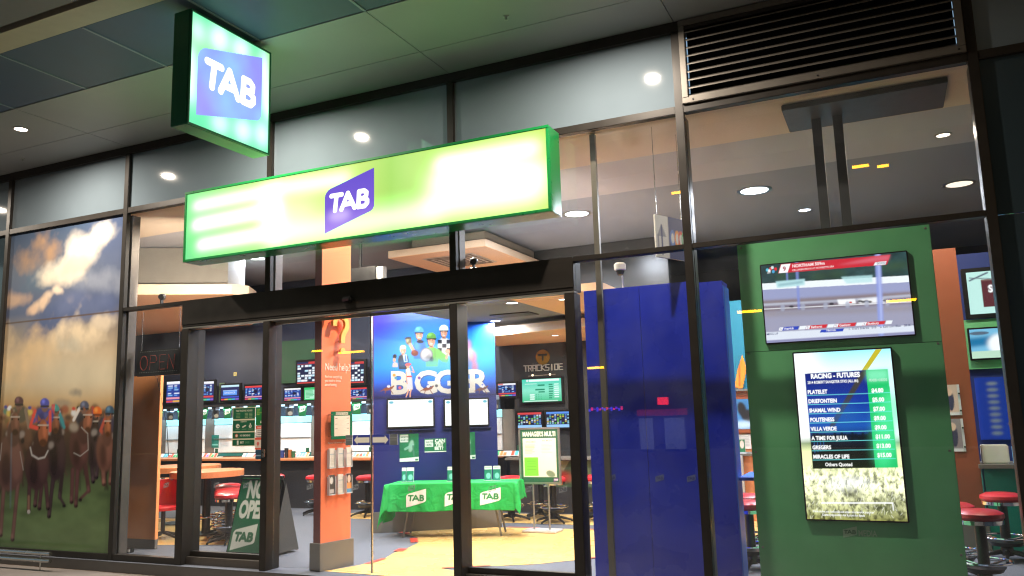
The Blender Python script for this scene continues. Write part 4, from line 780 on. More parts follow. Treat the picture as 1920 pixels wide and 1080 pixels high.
SPOTS = [(-8.32, 1.42, 'red bar stool with chrome foot ring behind the folding sign, nearest of the curved row'), (-8.56, 1.66, 'second red bar stool of the curved row, just behind the nearest one'), (-8.82, 1.92, 'third red bar stool of the curved row beside the round betting table'), (-9.10, 2.22, 'fourth red bar stool of the curved row, half hidden by the table rim'), (-9.50, 2.62, 'fifth red bar stool of the curved row, farthest behind the window jamb'),
         (-9.15, 4.35, 'bar stool at the betting counter between the window jamb and the orange pillar'), (-10.2, 4.45, 'bar stool at the betting counter behind the folding sign'), (-8.10, 4.35, 'red bar stool seen between the orange pillar and the navy wall'),
         (-5.45, 4.35, 'red bar stool peeping over the right end of the green table'), (-4.72, 4.28, 'red bar stool right behind the silver poster stand'), (-5.12, 4.75, 'bar stool behind the poster stand with only its foot ring in view'), (-4.15, 4.60, 'bar stool half hidden by the bronze jamb right of the poster stand'),
         (-1.43, 1.50, 'red bar stool in the gap between the blue and green panels, front one'), (-1.56, 2.15, 'red bar stool in the gap between the blue and green panels, rear one'),
         (.60, 1.10, 'front red bar stool at the right end behind the green screen wall'), (.42, 1.62, 'second red bar stool at the right end, overlapped by the front one'), (.93, 2.62, 'rear red bar stool at the right end under the small teal counter')]
for i, (x, y, l) in enumerate(SPOTS):
    if i == 0: st0.location = (x, y, 0); st0['label'] = l
    else: dup(st0, (x, y, 0), random.uniform(0, 1.2), l)
ch = thing('tub_chair', 'red backed chair with a chrome trimmed top edge behind the orange screen panel', 'chair', (-9.55, 1.42, 0))
cm = Matrix.Translation((-9.55, 1.42, 0)) @ Matrix.Rotation(R(-150), 4, 'Z')
pts = [(.24*math.cos(q), .24*math.sin(q)) for q in np.linspace(R(200), R(340), 12)]; pts2 = [(.20*math.cos(q), .20*math.sin(q)) for q in np.linspace(R(340), R(200), 12)]
MB().prism(pts+pts2, .42, .82, cm).build('backrest', RED, ch, bevel=.008)
MB().tube([cm @ Vector((.222*math.cos(q), .222*math.sin(q), .83)) for q in np.linspace(R(200), R(340), 14)], .02, 8).build('trim', CHROME, ch, smooth=True)
MB().lathe([(.05, .40), (.2, .41), (.21, .45), (.19, .47), (.02, .475)], 24, cx=-9.55, cy=1.42).build('seat', RED, ch, smooth=True)
MB().lathe([(.03, .1), (.03, .41)], 12, cx=-9.55, cy=1.42).build('column', BLACKP, ch)
for k in range(5): q = 2*math.pi*k/5; MB().tube([(-9.55+.03*math.cos(q), 1.42+.03*math.sin(q), .1), (-9.55+.3*math.cos(q), 1.42+.3*math.sin(q), .028)], [.022, .016], 8).build('base_arm', BLACKP, ch)
def round_table(label, x, y, r, z):
    t = thing('round_table', label, 'table', (x, y, 0), 'round betting tables')
    MB().lathe([(r*.96, z-.09), (r, z-.085), (r, z-.004), (r-.006, z)], 40, cx=x, cy=y).build('tabletop', WOOD, t)
    MB().lathe([(.28, .009), (.27, .022), (.06, .03), (.055, z-.1), (.2, z-.09)], 24, cx=x, cy=y).build('pedestal', BLACKP, t, smooth=True)
    MB().tube([(x+r*.42*math.cos(q), y+r*.42*math.sin(q), .26) for q in np.linspace(0, 2*math.pi, 28, endpoint=False)], .012, 8, True).build('foot_ring', CHROME, t, smooth=True)
    for q in (0, 2.1, 4.2): MB().tube([(x+.05*math.cos(q), y+.05*math.sin(q), .26), (x+r*.42*math.cos(q), y+r*.42*math.sin(q), .26)], .008, 6).build('ring_spoke', CHROME, t)
round_table('round orange wood betting table with a black pedestal behind the window jamb', -9.32, 2.0, .52, .92)
round_table('round orange wood betting table farther left behind the orange screen panel', -10.75, 2.85, .62, .93)
for nm, x, y in (('white slip box standing on the nearer round betting table', -9.75, 2.1),):
    b = tag(MB().box(x, x+.06, y, y+.05, .92, 1.07).box(x+.07, x+.13, y, y+.05, .92, 1.04).build('slip_box', WHITE, bevel=.004), nm, 'slip box')
# screen panel by the left window
sp = thing('room_divider', 'orange wood screen panel with a grey foot standing inside the left window', 'screen panel', (-9.24, .75, 0))
MB().box(-9.53, -8.95, .75, .80, .12, 2.28).build('panel', mat('bright_orange_veneer', (250, 162, 98), .4, var=.05, scale=3), sp, bevel=.003); MB().box(-9.53, -8.95, .752, .798, 0.0, .12).build('foot', GREY, sp)
pa = thing('power_adaptor', 'small black power adaptor lying on the floor inside the left window sill', 'adaptor', (-9.1, .5, 0)); MB().box(-9.2, -9.02, .42, .5, 0, .06).build('body', BLACKP, pa, bevel=.008); MB().box(-9.05, -9.015, .415, .42, .012, .045).build('plate', WHITE, pa)
MB().tube([(-9.19, .46, .03), (-9.26, .5, .02), (-9.3, .56, .012)], .006, 6).build('cable', BLACKP, pa)

# ================================================================== BETTING COUNTER AND ITS WALL
CW = thing('betting_counter', 'long orange topped betting counter with a charcoal front along the rear wall', 'counter', (-10.5, 5.2, 0))
MB().box(-16, -6.2, 4.95, 5.72, .875, .915).build('counter_top', WOOD, CW, bevel=.004); MB().box(-16, -6.2, 5.12, 5.7, 0, .874).build('front_panel', mat('dark_counter_front', (38, 38, 42), .5), CW)
WHP = mat('white_lit_acrylic', (214, 222, 226), .35, var=.02)
sb = thing('splash_panels', 'row of white back panels with a glowing cyan band behind the betting counter', 'back panels', (-10.5, 5.7, .95))
for i in range(7):
    x = -15.6+i*1.38; MB().box(x, x+1.12, 5.655, 5.7, 1.0, 1.56).build('panel', WHP, sb, bevel=.006); MB().box(x, x+1.12, 5.640, 5.654, 1.27, 1.285).build('rail', ALU, sb)
    MB().box(x, x+1.12, 5.66, 5.7, 1.57, 1.70).build('lit_band', mat('cyan_lit_band', (150, 232, 240), .4, emit=.75, var=.02), sb); MB().box(x+1.13, x+1.37, 5.66, 5.7, .93, 1.70).build('divider', GREY, sb)
    MB().box(x, x+1.12, 5.662, 5.7, .93, .995).build('upstand', mat('teal_laminate', (24, 110, 112), .4), sb)
shf = thing('screen_shelf', 'charcoal shelf carrying the row of screens above the betting counter', 'shelf', (-10.5, 5.5, 1.94)); MB().box(-16, -6.2, 5.42, 5.72, 1.93, 1.975).build('shelf_board', mat('dark_counter_front', (38, 38, 42)), shf)
tl = thing('strip_light', 'cool white strip light fixed under the screen shelf above the counter', 'strip light', (-10.5, 5.5, 1.92)); MB().box(-15.8, -6.4, 5.55, 5.62, 1.895, 1.929).build('tube', mat('cool_tube', (205, 240, 255), .3, emit=2.0, var=0), tl)
for x in (-14.2, -11.0, -7.8): lamp(tl, (x, 5.45, 1.88), 11, (.6, .87, 1), 3.0, (0, .25, -1), .06)
def racescreen(k, W=54, H=34):
    a = Art(W, H, [(20, 34, 110), (24, 40, 120), (18, 26, 90), (30, 60, 150)][k % 4], k=1.1); rr = random.Random(k*7+3)
    hc = [(240, 240, 250), (225, 60, 60), (200, 235, 250), (240, 240, 245)][k % 4]; a.rect(0, 0, 1, .14, hc, k=1.2)
    if k % 4 == 0: a.rect(0, .02, .3, .1, (220, 50, 50), k=1.2)
    if k == 2: a.rect(.12, .34, .88, .66, (90, 150, 240), k=1.2); a.rect(.12, .34, .88, .38, (180, 210, 250), k=1.2); a.text('RANDWICK', .5, .56, .12, (230, 240, 255), .02, align='c')
    else:
        for j in range(6):
            y = .2+j*.085
            for i in range(5):
                if rr.random() < .8: a.rect(.05+i*.18, y, .05+i*.18+rr.uniform(.06, .15), y+.05, rr.choice([(150, 200, 250), (230, 235, 255), (90, 150, 235), (120, 190, 250)]), k=1.15)
        a.ell(.62, .42, .12, .12, (10, 14, 60))
    a.rect(0, .74, 1, .82, rr.choice([(225, 70, 70), (235, 150, 170), (60, 80, 200)]), k=1.1)
    for i in range(5): a.rect(i*.2, .88, i*.2+.19, .96, [(230, 70, 60), (240, 180, 60), (90, 210, 120), (70, 180, 230), (150, 100, 220)][i], k=1.1)
    return a
FMB = lambda x, y, z: Matrix.Translation((x, y, z))
tvs = [(-14.12, 5.55, 2.06, 1.0, .45, 3, 'large screen with red and blue race tables, leftmost over the betting counter'), (-13.25, 5.56, 2.07, .46, .4, 0, 'blue screen half behind the window jamb over the betting counter'), (-12.58, 5.56, 2.06, .48, .31, 2, 'blue screen with one pale caption box over the betting counter'), (-11.94, 5.56, 2.05, .44, .28, 1, 'screen with a pink lower band over the betting counter beside the door jamb'),
       (-10.92, 5.56, 2.0, .40, .24, 3, 'violet tinted screen over the counter just right of the door jamb'), (-10.43, 5.56, 2.0, .30, .24, 4, 'bright green page screen over the counter left of the orange pillar'), (-9.36, 5.56, 1.97, .40, .22, 1, 'small blue and white screen just right of the orange pillar'), (-6.75, 5.56, 2.0, .30, .2, 0, 'small screen over the counter hidden mostly by the navy wall'), (-6.21, 5.56, 1.92, .34, .22, 0, 'small blue screen left of the TRACKSIDE wall')]
for x, y, z, w, h, k, l in tvs:
    a = racescreen(k)
    if k == 4: a = Art(40, 30, (60, 210, 120)); a.rect(.1, .2, .9, .9, (190, 255, 220)); [a.rect(.15, .25+i*.1, random.uniform(.4, .85), .3+i*.1, (70, 190, 120)) for i in range(6)]
    tv(l, FMB(x, y, z), w, h, a, 'screens over the betting counter', bez=.035)
def boardscreen(seed):
    a = Art(50, 40, (16, 26, 70)); rr = random.Random(seed); a.rect(0, 0, 1, .12, (220, 60, 60)); a.rect(0, 0, .5, .1, (30, 40, 90))
    for j in range(7):
        for i in range(6):
            if rr.random() < .75: a.rect(.03+i*.16, .16+j*.11, .03+i*.16+rr.uniform(.08, .15), .24+j*.11, rr.choice([(245, 248, 255), (200, 235, 255), (235, 245, 255)]), k=1.2)
    a.rect(0, .93, 1, 1, (230, 70, 60)); return a
tv('upper dark results screen full of white figures, left of the orange pillar', FMB(-10.56, 5.5, 2.32), .55, .42, boardscreen(4), 'upper results screens', bez=.045)
tv('upper results screen full of white figures, right of the orange pillar', FMB(-9.40, 5.5, 2.28), .42, .40, boardscreen(9), 'upper results screens', bez=.045)
gp = tag(MB().box(-11.1, -9.8, 5.66, 5.715, 2.35, 3.2).build('wall_panel', mat('dark_green_panel', (36, 74, 48), .6, var=.15, scale=2)), 'dark green upper wall panel behind the results screens', 'wall panel')
# small pictures between screens and TAB flags below the shelf
pics = [(-13.55+.0, 2.08, 'strip of small photographs left of the leftmost counter screen', -14.52), (-12.9, 2.02, 'strip of small photographs between two counter screens behind the jamb', -12.78), (-11.4, 2.02, 'strip of small photographs behind the bronze door jamb', -11.38)]
for _, z, l, x in pics:
    a = Art(16, 40, (60, 64, 70))
    for j in range(3): a.rect(.05, j/3+.02, .95, (j+1)/3-.02, random.choice([(110, 120, 130), (80, 100, 80), (150, 150, 150)])); a.ell(.5, j/3+.18, .25, .1, random.choice([(220, 220, 215), (40, 120, 60), (30, 30, 34)]))
    t = thing('photo_strip', l, 'photo strip', (x, 5.7, z), 'photo strips by the screens'); MB().box(x, x+.16, 5.70, 5.718, z, z+.42).build('card', BLACKP, t); a.build('print', PRINT, t, (x+.004, 5.697, z+.004), (1, 0, 0), .152, .412)
FLW = ['behind the orange screen panel', 'left of the window jamb', 'behind the window jamb', 'right of the window jamb', 'above the left back panels', 'above the grey divider', 'behind the glass notice', 'left of the door jamb', 'behind the door jamb', 'right of the door jamb', 'left of the orange pillar', 'behind the orange pillar', 'right of the orange pillar', 'left of the navy wall', 'behind the navy wall', 'right of the navy wall', 'beside the TRACKSIDE wall']
ORD = 'first second third fourth fifth sixth seventh eighth ninth tenth eleventh twelfth thirteenth'.split(); fx = np.linspace(-14.3, -6.35, 26)
for i, x in enumerate(fx):
    dark = i % 2 == 1; w, h = .22, .25
    t = thing('bunting_flag', ('green logo flag' if not dark else 'dark photograph flag')+' under the screen shelf, '+ORD[i//2]+' of its colour from the left end', 'flag', (x, 5.44, 1.93), 'bunting flags under the screen shelf')
    a = Art(20, 22, (16, 104, 58) if not dark else (52, 58, 66))
    if dark: a.ell(.45, .4, .2, .3, (20, 22, 26)); a.ell(.6, .75, .25, .15, (150, 150, 140)); a.rect(.5, 0, 1, .3, (120, 140, 170))
    else: a.logo(.22, .2, .58, .5, (226, 232, 226), (16, 104, 58))
    pm = a.polymask([(0, 0), (1, 0), (.86, 1), (.14, 1)]); o = a.build('cloth', PRINT, t, (x, 5.435, 1.69), (1, 0, 0), w, h, mask=pm); s_ = o.modifiers.new('thickness', 'SOLIDIFY'); s_.thickness = .003
trs = [(-14.1, 'leftmost'), (-13.05, 'second'), (-11.75, 'third'), (-10.75, 'fourth'), (-9.3, 'fifth'), (-6.3, 'rightmost')]
for x, l in trs:
    t = thing('form_rack', 'shallow rack of coloured betting forms on the counter, %s from the left' % l if l not in ('leftmost', 'rightmost') else 'shallow rack of coloured betting forms on the counter, %s of the row' % l, 'form rack', (x, 5.4, .915), 'racks of betting forms on the counter')
    MB().box(x, x+.62, 5.3, 5.5, .915, .93).build('tray', WHITE, t)
    a = Art(40, 8, (230, 230, 240)); cs = [(235, 90, 60), (240, 240, 245), (120, 160, 230), (240, 130, 60), (150, 120, 210), (90, 190, 220), (60, 170, 110)]
    for i in range(9): a.rect(i/9, random.choice([0, .3]), i/9+.1, 1, random.choice(cs))
    m = frame_mtx((x, 5.3, .932), (1, 0, 0), Vector((0, .5, .6)).normalized()); MB().box(0, .62, .003, .02, 0, .09, m).build('forms', WHITE, t); a.build('print', PRINT, t, m @ Vector((0, 0, 0)), (1, 0, 0), .62, .09, m.to_3x3() @ Vector((0, 0, 1)))
    MB().prism([(0, 0), (.08, 0), (.05, .03), (.03, .03)], 0, .16, Matrix.Translation((x+.5, 5.4, .93))).build('leaflet', mat('dark_green_card', (20, 84, 60), .6), t)
ca = thing('pencil_cup', 'cluster of dark pencil pots on the counter left of the orange pillar', 'pencil pots', (-10.6, 5.2, .915))
for i, (dx, c, h) in enumerate(((0, (40, 60, 120), .14), (.1, (30, 30, 34), .18), (.19, (150, 90, 50), .15), (.27, (30, 80, 50), .12))): MB().lathe([(.035, .916), (.04, .916+h)], 12, cx=-10.65+dx, cy=5.2).build('pot', mat('pot_%d' % i, c, .5), ca)
tl2 = [(-12.35, 'a'), (-11.5, 'b'), (-10.05, 'c')]
for x, l in zip((-12.9, -11.35, -9.98), ('teal poster on the grey divider behind the left window', 'teal poster pair low on the divider behind the glass notice', 'teal poster on the divider left of the orange pillar')):
    t = thing('small_poster', l, 'poster', (x, 5.65, 1.1), 'teal posters on the dividers'); a = Art(20, 26, (30, 110, 100)); a.noise(.3); a.rect(.1, .7, .9, .8, (120, 190, 180)); MB().box(x, x+.2, 5.652, 5.658, 1.1, 1.36).build('card', WHITE, t); a.build('print', PRINT, t, (x, 5.649, 1.1), (1, 0, 0), .2, .26)
# power points
for x, z, l in ((-12.4, 2.56, 'yellowed socket plate high on the charcoal wall behind the fixed pane'), (-11.55, 2.52, 'yellowed socket plate high on the charcoal wall near the door jamb'), (-13.75, 2.7, 'white socket plate on the charcoal wall over the leftmost screen')):
    t = thing('socket_plate', l, 'socket', (x, 5.72, z), 'socket plates on the rear wall'); MB().box(x, x+.08, 5.708, 5.72, z, z+.08).build('plate', mat('aged_plastic', (176, 164, 96), .5), t, bevel=.003); MB().box(x+.025, x+.055, 5.704, 5.7078, z+.02, z+.06).build('outlet', GREY, t)

# ================================================================== TRACKSIDE WALL
TW = thing('trackside_wall', 'charcoal feature wall lettered TRACKSIDE at the rear right of the table', 'feature wall', (-4.5, 5.6, 0))
MB().box(-5.92, -3.1, 5.6, 5.75, 0, 4.42).build('wall_face', mat('satin_charcoal_panel', (50, 52, 54), .25, var=.06, scale=3), TW); MB().box(-6.2, -5.92, 5.62, 5.75, 1.95, 4.42).build('return_panel', DARKW, TW)
GOLD = mat('gold_coin', (206, 160, 50), .25, .8); DKL = mat('dark_letter', (30, 26, 20), .5)
co = thing('gold_emblem', 'round gold emblem with a dark T above the TRACKSIDE letters', 'emblem', (-5.35, 5.58, 2.55))
MB().lathe([(.125, 0), (.13, .01), (.13, .03)], 36, Matrix.Translation((-5.35, 5.60, 2.56)) @ Matrix.Rotation(R(90), 4, 'X')).build('disc', GOLD, co, smooth=True)
MB().box(-5.43, -5.27, 5.560, 5.568, 2.585, 2.615).build('letter', DKL, co); MB().box(-5.365, -5.335, 5.560, 5.568, 2.50, 2.584).build('letter', DKL, co)
lt = thing('wall_lettering', 'silver squared TRACKSIDE letters on the charcoal wall', 'lettering', (-5.34, 5.58, 2.33)); SIL = mat('silver_letters', (190, 188, 180), .3, .5)
segs = {'T': [(0, 1, 1, 1), (.5, 1, .5, 0)], 'R': [(0, 0, 0, 1), (0, 1, 1, 1), (1, 1, 1, .5), (1, .5, 0, .5), (.5, .5, 1, 0)], 'A': [(0, 0, 0, 1), (0, 1, 1, 1), (1, 1, 1, 0), (0, .45, 1, .45)], 'C': [(1, 1, 0, 1), (0, 1, 0, 0), (0, 0, 1, 0)], 'K': [(0, 0, 0, 1), (1, 1, 0, .5), (0, .5, 1, 0)], 'S': [(1, 1, 0, 1), (0, 1, 0, .5), (0, .5, 1, .5), (1, .5, 1, 0), (1, 0, 0, 0)], 'I': [(.5, 0, .5, 1)], 'D': [(0, 0, 0, 1), (0, 1, 1, 1), (1, 1, 1, 0), (1, 0, 0, 0)], 'E': [(1, 1, 0, 1), (0, 1, 0, 0), (0, 0, 1, 0), (0, .5, .9, .5)]}
for i, c in enumerate('TRACKSIDE'):
    mb = MB(); x0 = -5.71+i*.081
    for (ax, az, bx2, bz2) in segs[c]:
        p = Vector((x0+ax*.058, 0, 2.335+az*.095)); q = Vector((x0+bx2*.058, 0, 2.335+bz2*.095)); d = (q-p).normalized(); n = Vector((-d.z, 0, d.x))*.0075; p -= d*.0075; q += d*.0075
        v = [p+n, q+n, q-n, p-n]; mb._add([(a.x, 5.572+.001*random.random(), a.z) for a in v]+[(a.x, 5.6, a.z) for a in v], [(0, 1, 2, 3), (0, 4, 5, 1), (1, 5, 6, 2), (2, 6, 7, 3), (3, 7, 4, 0)])
    mb.build('letter', SIL, lt)
a = Art(88, 48, (90, 230, 180), k=1.0); a.grad([(0, (60, 220, 190)), (.5, (150, 245, 215)), (1, (60, 205, 140))]); a.rect(.18, .03, .95, .12, (235, 255, 250), k=1.2); a.ell(.14, .07, .03, .05, (245, 250, 250))
for x0, y0, x1, y1 in ((.4, .25, .58, .31), (.34, .44, .58, .5), (.42, .54, .58, .6), (.68, .24, .78, .29), (.68, .33, .79, .38), (.68, .43, .79, .48), (.68, .53, .79, .58), (.68, .63, .78, .68), (.68, .72, .77, .77), (.68, .81, .76, .86)): a.rect(x0, y0, x1, y1, (20, 150, 110))
for j in range(7): a.rect(.82, .24+j*.09, .93, .28+j*.09, (230, 255, 245), k=1.2)
for j in range(3): a.rect(.2, .66+j*.09, .32, .71+j*.09, (240, 255, 250), k=1.2); [a.rect(.36+i*.06, .66+j*.09, .37+i*.06, .71+j*.09, (20, 120, 90)) for i in range(3)]
a.rect(.08, .2, .38, .22, (235, 255, 250)); a.rect(.04, .94, .9, .97, (235, 255, 250))
tv('green results screen under the TRACKSIDE letters', FMB(-5.73, 5.52, 1.805), .72, .385, a, bez=.03)
def stats(seed):
    a = Art(52, 30, (14, 18, 60)); rr = random.Random(seed); a.rect(0, 0, 1, .14, (220, 70, 70) if seed == 1 else (90, 150, 240), k=1.1); a.rect(0, .8, 1, 1, (150, 200, 255), k=1.2)
    for i in range(9):
        for j in range(6):
            if rr.random() < .75: a.rect(.03+i*.108, .18+j*.1, .10+i*.108, .24+j*.1, rr.choice([(150, 220, 240), (230, 235, 250), (220, 200, 60), (120, 210, 90), (90, 140, 220)]), k=1.1)
    return a
tv('low statistics screen with a red heading behind the poster stand, left of a pair', FMB(-5.83, 5.52, 1.37), .44, .26, stats(1), 'low statistics screens', bez=.03)
tv('low statistics screen with a blue heading behind the poster stand, right of a pair', FMB(-5.30, 5.52, 1.37), .42, .26, stats(2), 'low statistics screens', bez=.03)
lp = thing('lamp_bar', 'thin bar of small lamps between the TRACKSIDE letters and the green screen', 'lamp bar', (-5.35, 5.5, 2.25)); MB().tube([(-5.6, 5.5, 2.245), (-5.1, 5.5, 2.255)], .006, 6).build('bar', ALU, lp)
for x in (-5.52, -5.2): MB().lathe([(.012, 2.24), (.02, 2.26), (.008, 2.275)], 10, cx=x, cy=5.5).build('bulb', mat('warm_bulb', (255, 226, 190), .3, emit=2.5, var=0), lp)
tk = thing('side_counter', 'low counter shelf with a green mural front under the TRACKSIDE screens', 'counter', (-4.7, 5.3, 0)); MB().box(-5.9, -3.15, 5.1, 5.6, .86, .9).build('counter_top', GREY, tk, bevel=.004); MB().box(-5.9, -3.15, 5.3, 5.58, 0, .859).build('front_panel', mat('dark_counter_front', (38, 38, 42)), tk)
a = Art(60, 34, (60, 84, 60)); a.poly([(0, 0), (.5, 0), (.2, 1), (0, 1)], (150, 160, 130)); a.ell(.3, .6, .3, .2, (170, 50, 46), 0, 1, 2); a.ell(.8, .4, .3, .5, (110, 130, 100), 0, .9, 4); a.build('print', PRINT, tk, (-5.3, 5.296, .42), (1, 0, 0), .95, .42)
bxs = tag(MB().box(-5.22, -5.10, 5.2, 5.3, .9, 1.1).build('form_box', mat('blue_card', (70, 90, 190), .5)), 'small blue form box on the side counter', 'form box')

# ================================================================== BLUE BOOTH, GREEN SCREEN WALL
bb = thing('partition', 'tall royal blue partition panel directly behind the glass right of the entrance', 'partition', (-2.1, .8, 0))
BL = mat('royal_blue_laminate', (34, 54, 196), .28, var=.1, scale=2.5)
[MB().box(q0, q1, .70, .74, 0, 2.87).build('panel', BL, bb, bevel=.003) for q0, q1 in ((-2.83, -2.236), (-2.232, -1.64))]; MB().box(-1.635, -1.40, .715, .98, 0, 2.85).build('end_post', mat('royal_blue_laminate', (20, 34, 148)), bb, bevel=.004); MB().box(-1.40, -1.388, .72, .975, 0.0, 2.80).build('edge_strip', mat('bright_blue_edge', (46, 104, 226), .4), bb)  # lighter side face of the end post: spill light put into its blue
MB().box(-1.388, -1.25, .80, 1.5, .93, .96).build('ledge', mat('bright_blue_edge', (46, 104, 226)), bb)
for i, x in enumerate((-2.66, -2.17, -1.86)):
    a = Art(30, 24, (20, 34, 148)); a.logo(0, 0, 1, 1, (96, 108, 160), (40, 52, 130)); pm = a.polymask([(0, .45), (.03, .34), (.13, .26), (1, 0), (1, .58), (.96, .68), (.87, .74), (0, 1.0)]); a.build('badge', PRINT, bb, (x, .697, .92), (1, 0, 0), .085, .075, mask=pm)
lp2 = tag(MB().box(-3.02, -2.955, 1.35, 1.40, .75, 2.55).build('lime_panel', mat('lime_laminate', (150, 214, 50), .4), bevel=.003), 'narrow lime green panel edge between the right jamb and the blue partition', 'panel')
gw = thing('screen_wall', 'bright green freestanding wall carrying a wide and an upright screen on the right', 'screen wall', (-.4, .8, 0))
MB().box(-1.235, .445, .72, .86, 0, 3.215).build('wall_body', GREENW, gw, bevel=.004)
for sx_, sz_ in ((-1.2, 3.15), (.41, 3.15), (-1.2, 2.12), (.41, 2.12), (-1.2, .34), (.41, .34), (-1.2, 1.2), (.41, 1.2)): MB().lathe([(.011, 0), (.009, .004), (.004, .0045)], 12, Matrix.Translation((sx_, .72, sz_)) @ Matrix.Rotation(R(90), 4, 'X')).build('screw_cap', ALU, gw)
MB().box(-1.234, .444, .7185, .7199, 2.135, 2.139).build('panel_joint', mat('joint_line', (24, 70, 44), .6), gw)
a = Art(40, 24, (110, 160, 110)); pm = a.logo(.0, .0, .6, 1.0, (176, 220, 180), (40, 116, 66)); a.build('badge', PRINT, gw, (-.50, .716, .45), (1, 0, 0), .2, .1, mask=a.polymask([(0, .45), (.03, .3), (.6, 0), (.6, .58), (.54, .74), (0, 1)]))
lettering('lettering', 'MEDIA', mat('pale_green_letter', (170, 214, 172), .5), gw, Matrix.Translation((-.375, .717, .468)), .05, .02, .002, sx=.72)
# wide race screen
Q = [(157, 332.5), (1075.6, 242.1), (1130.6, 764.5), (194.8, 821)]
a = Art(250, 148, (150, 150, 190), quad=Q, k=1.05)
a.poly([(150, 300), (1085, 230), (1100, 400), (160, 455)], (44, 72, 74)); n = fbm(148, 250, 9, 4); hm = a.polymask([(150, 300), (1085, 230), (1100, 400), (160, 455)]); a.a *= 1+(hm*(n-.5)*1.3)[..., None]
for x, y, r in ((520, 400, 60), (640, 385, 60), (960, 340, 70), (300, 400, 50), (1040, 330, 60)): a.ell(x, y, r, 26, (66, 96, 66), -4, .6, 5)
a.poly([(160, 446), (1096, 394), (1099, 436), (165, 486)], (240, 246, 250), k=1.15); a.poly([(165, 486), (1099, 436), (1106, 515), (175, 572)], (160, 166, 206), k=1.05); a.poly([(172, 552), (1104, 495), (1107, 520), (176, 590)], (140, 118, 108), .8, 2); a.line([(175, 580), (640, 556), (1105, 522)], 16, (200, 206, 226), .9, 1, k=1.1)
a.poly([(176, 590), (1110, 530), (1112, 575), (180, 632)], (120, 100, 92), .8, 3); a.line([(180, 606), (1112, 560)], 5, (240, 240, 246), 1, .4, k=1.2)
a.poly([(182, 622), (1114, 575), (1128, 715), (192, 770)], (166, 166, 190), .9, 3, k=1.05); a.poly([(184, 628), (1114, 590), (1116, 610), (186, 650)], (150, 138, 130), .7, 4)
a.poly([(640, 547), (752, 542), (760, 570), (650, 578)], (246, 246, 250), 1, 1, k=1.2); a.poly([(772, 545), (890, 532), (950, 548), (940, 565), (780, 572)], (244, 244, 248), 1, 1.4, k=1.15)
for x, y in ((605, 573), (785, 556), (805, 560), (825, 556), (352, 590), (940, 552), (845, 560)): a.ell(x, y, 15, 7, (24, 24, 34), 0, .9, .6)
a.ell(725, 563, 10, 5, (220, 60, 50)); 
for x in (297, 425, 567, 706, 827, 956): a.line([(x, 596-(x-180)*.05), (x, 612-(x-180)*.05)], 26, (180, 186, 210), .7, .8)
a.line([(895, 262), (906, 480), (918, 760)], 34, (150, 164, 232), .95, 1.2, k=1.05); a.line([(899, 262), (910, 480), (922, 760)], 10, (190, 200, 246), .8, 1.2, k=1.1); a.line([(384, 310), (400, 600)], 16, (136, 152, 226), .8, 1); a.line([(321, 330), (326, 425)], 10, (136, 152, 226), .8, .8)
a.poly([(252, 432), (436, 416), (436, 455), (262, 474)], (188, 232, 236), .95, 1, k=1.1); a.line([(275, 455), (420, 436)], 14, (110, 150, 170), .6, 1.5); a.poly([(664, 404), (862, 392), (862, 436), (700, 446)], (188, 232, 236), .8, 1, k=1.1)
a.poly([(285, 324), (976, 264), (954, 326), (268, 381)], (214, 36, 56), k=1.05); a.poly([(640, 330), (900, 272), (976, 266), (962, 300)], (240, 130, 150), .6, 2); a.poly([(288, 326), (346, 320), (328, 376), (272, 380)], (250, 246, 248), k=1.2)
a.text('9', 299, 366, 26, (170, 20, 50), .03); a.text('NORTHAM 509m', 357, 345, 18, (255, 235, 236), .03, sx=.98, k=1.15); a.text('CELLARBRATIONS AT HOWLETTS GR4', 357, 367, 10.5, (255, 225, 226), .015, sx=.93, k=1.1)
a.poly([(880, 312), (952, 304), (945, 326), (870, 331)], (240, 244, 250), k=1.15); a.text('GOOD', 890, 325, 11, (40, 50, 80), .02)
for x, y, c in ((200, 360, (90, 200, 230)), (222, 352, (230, 60, 60)), (232, 345, (220, 230, 235)), (212, 366, (245, 245, 245)), (238, 370, (80, 170, 220)), (252, 354, (230, 40, 50))): a.ell(x, y, 9, 10, c, k=1.1)
a.text('SKY', 200, 384, 9, (240, 240, 245), .02); 
a.poly([(192, 752), (1128, 705), (1130, 745), (194, 803)], (226, 232, 244), .95, .6, k=1.15)
for x0, x1, c, t_ in ((280, 402, (40, 70, 190), 'Hatrick'), (450, 580, (214, 44, 56), 'Bathurst'), (628, 762, (214, 44, 56), 'Geelong'), (806, 946, (214, 44, 56), 'Bunbury')):
    s_ = lambda x: 742-(x-280)*.062
    a.poly([(x0, s_(x0)-22), (x1, s_(x1)-22), (x1-10, s_(x1)), (x0-10, s_(x0))], c, k=1.1); a.poly([(x0-2, s_(x0)-21), (x0+22, s_(x0)-22), (x0+14, s_(x0)-1), (x0-9, s_(x0)-1)], (245, 245, 250), k=1.15); a.text('5', x0+1, s_(x0)-4, 13, (60, 60, 120)); a.text(t_, x0+26, s_(x0+30)-4, 14, (250, 246, 250), .02, sx=.95, k=1.15); a.poly([(x1+4, s_(x1)-22), (x1+44, s_(x1+40)-22), (x1+36, s_(x1+40)), (x1-4, s_(x1))], (240, 244, 250), k=1.15)
a.poly([(540, 736), (684, 726), (676, 746), (530, 754)], (40, 70, 190), k=1.1); a.text('Hatrick', 572, 746, 13, (250, 250, 255), .02); a.text('MING UP', 196, 770, 12, (40, 60, 120), .015); a.text("1. Tina's Dilema   515    2. Loo Loo Blue   $8.80 4. Ph", 712, 737, 13, (50, 60, 110), .01, sx=.98)
tv('wide screen showing a greyhound race with a red NORTHAM banner on the green wall', FMB(-1.02, .68, 2.21), 1.255, .74, a, bez=.012, dep=.04)
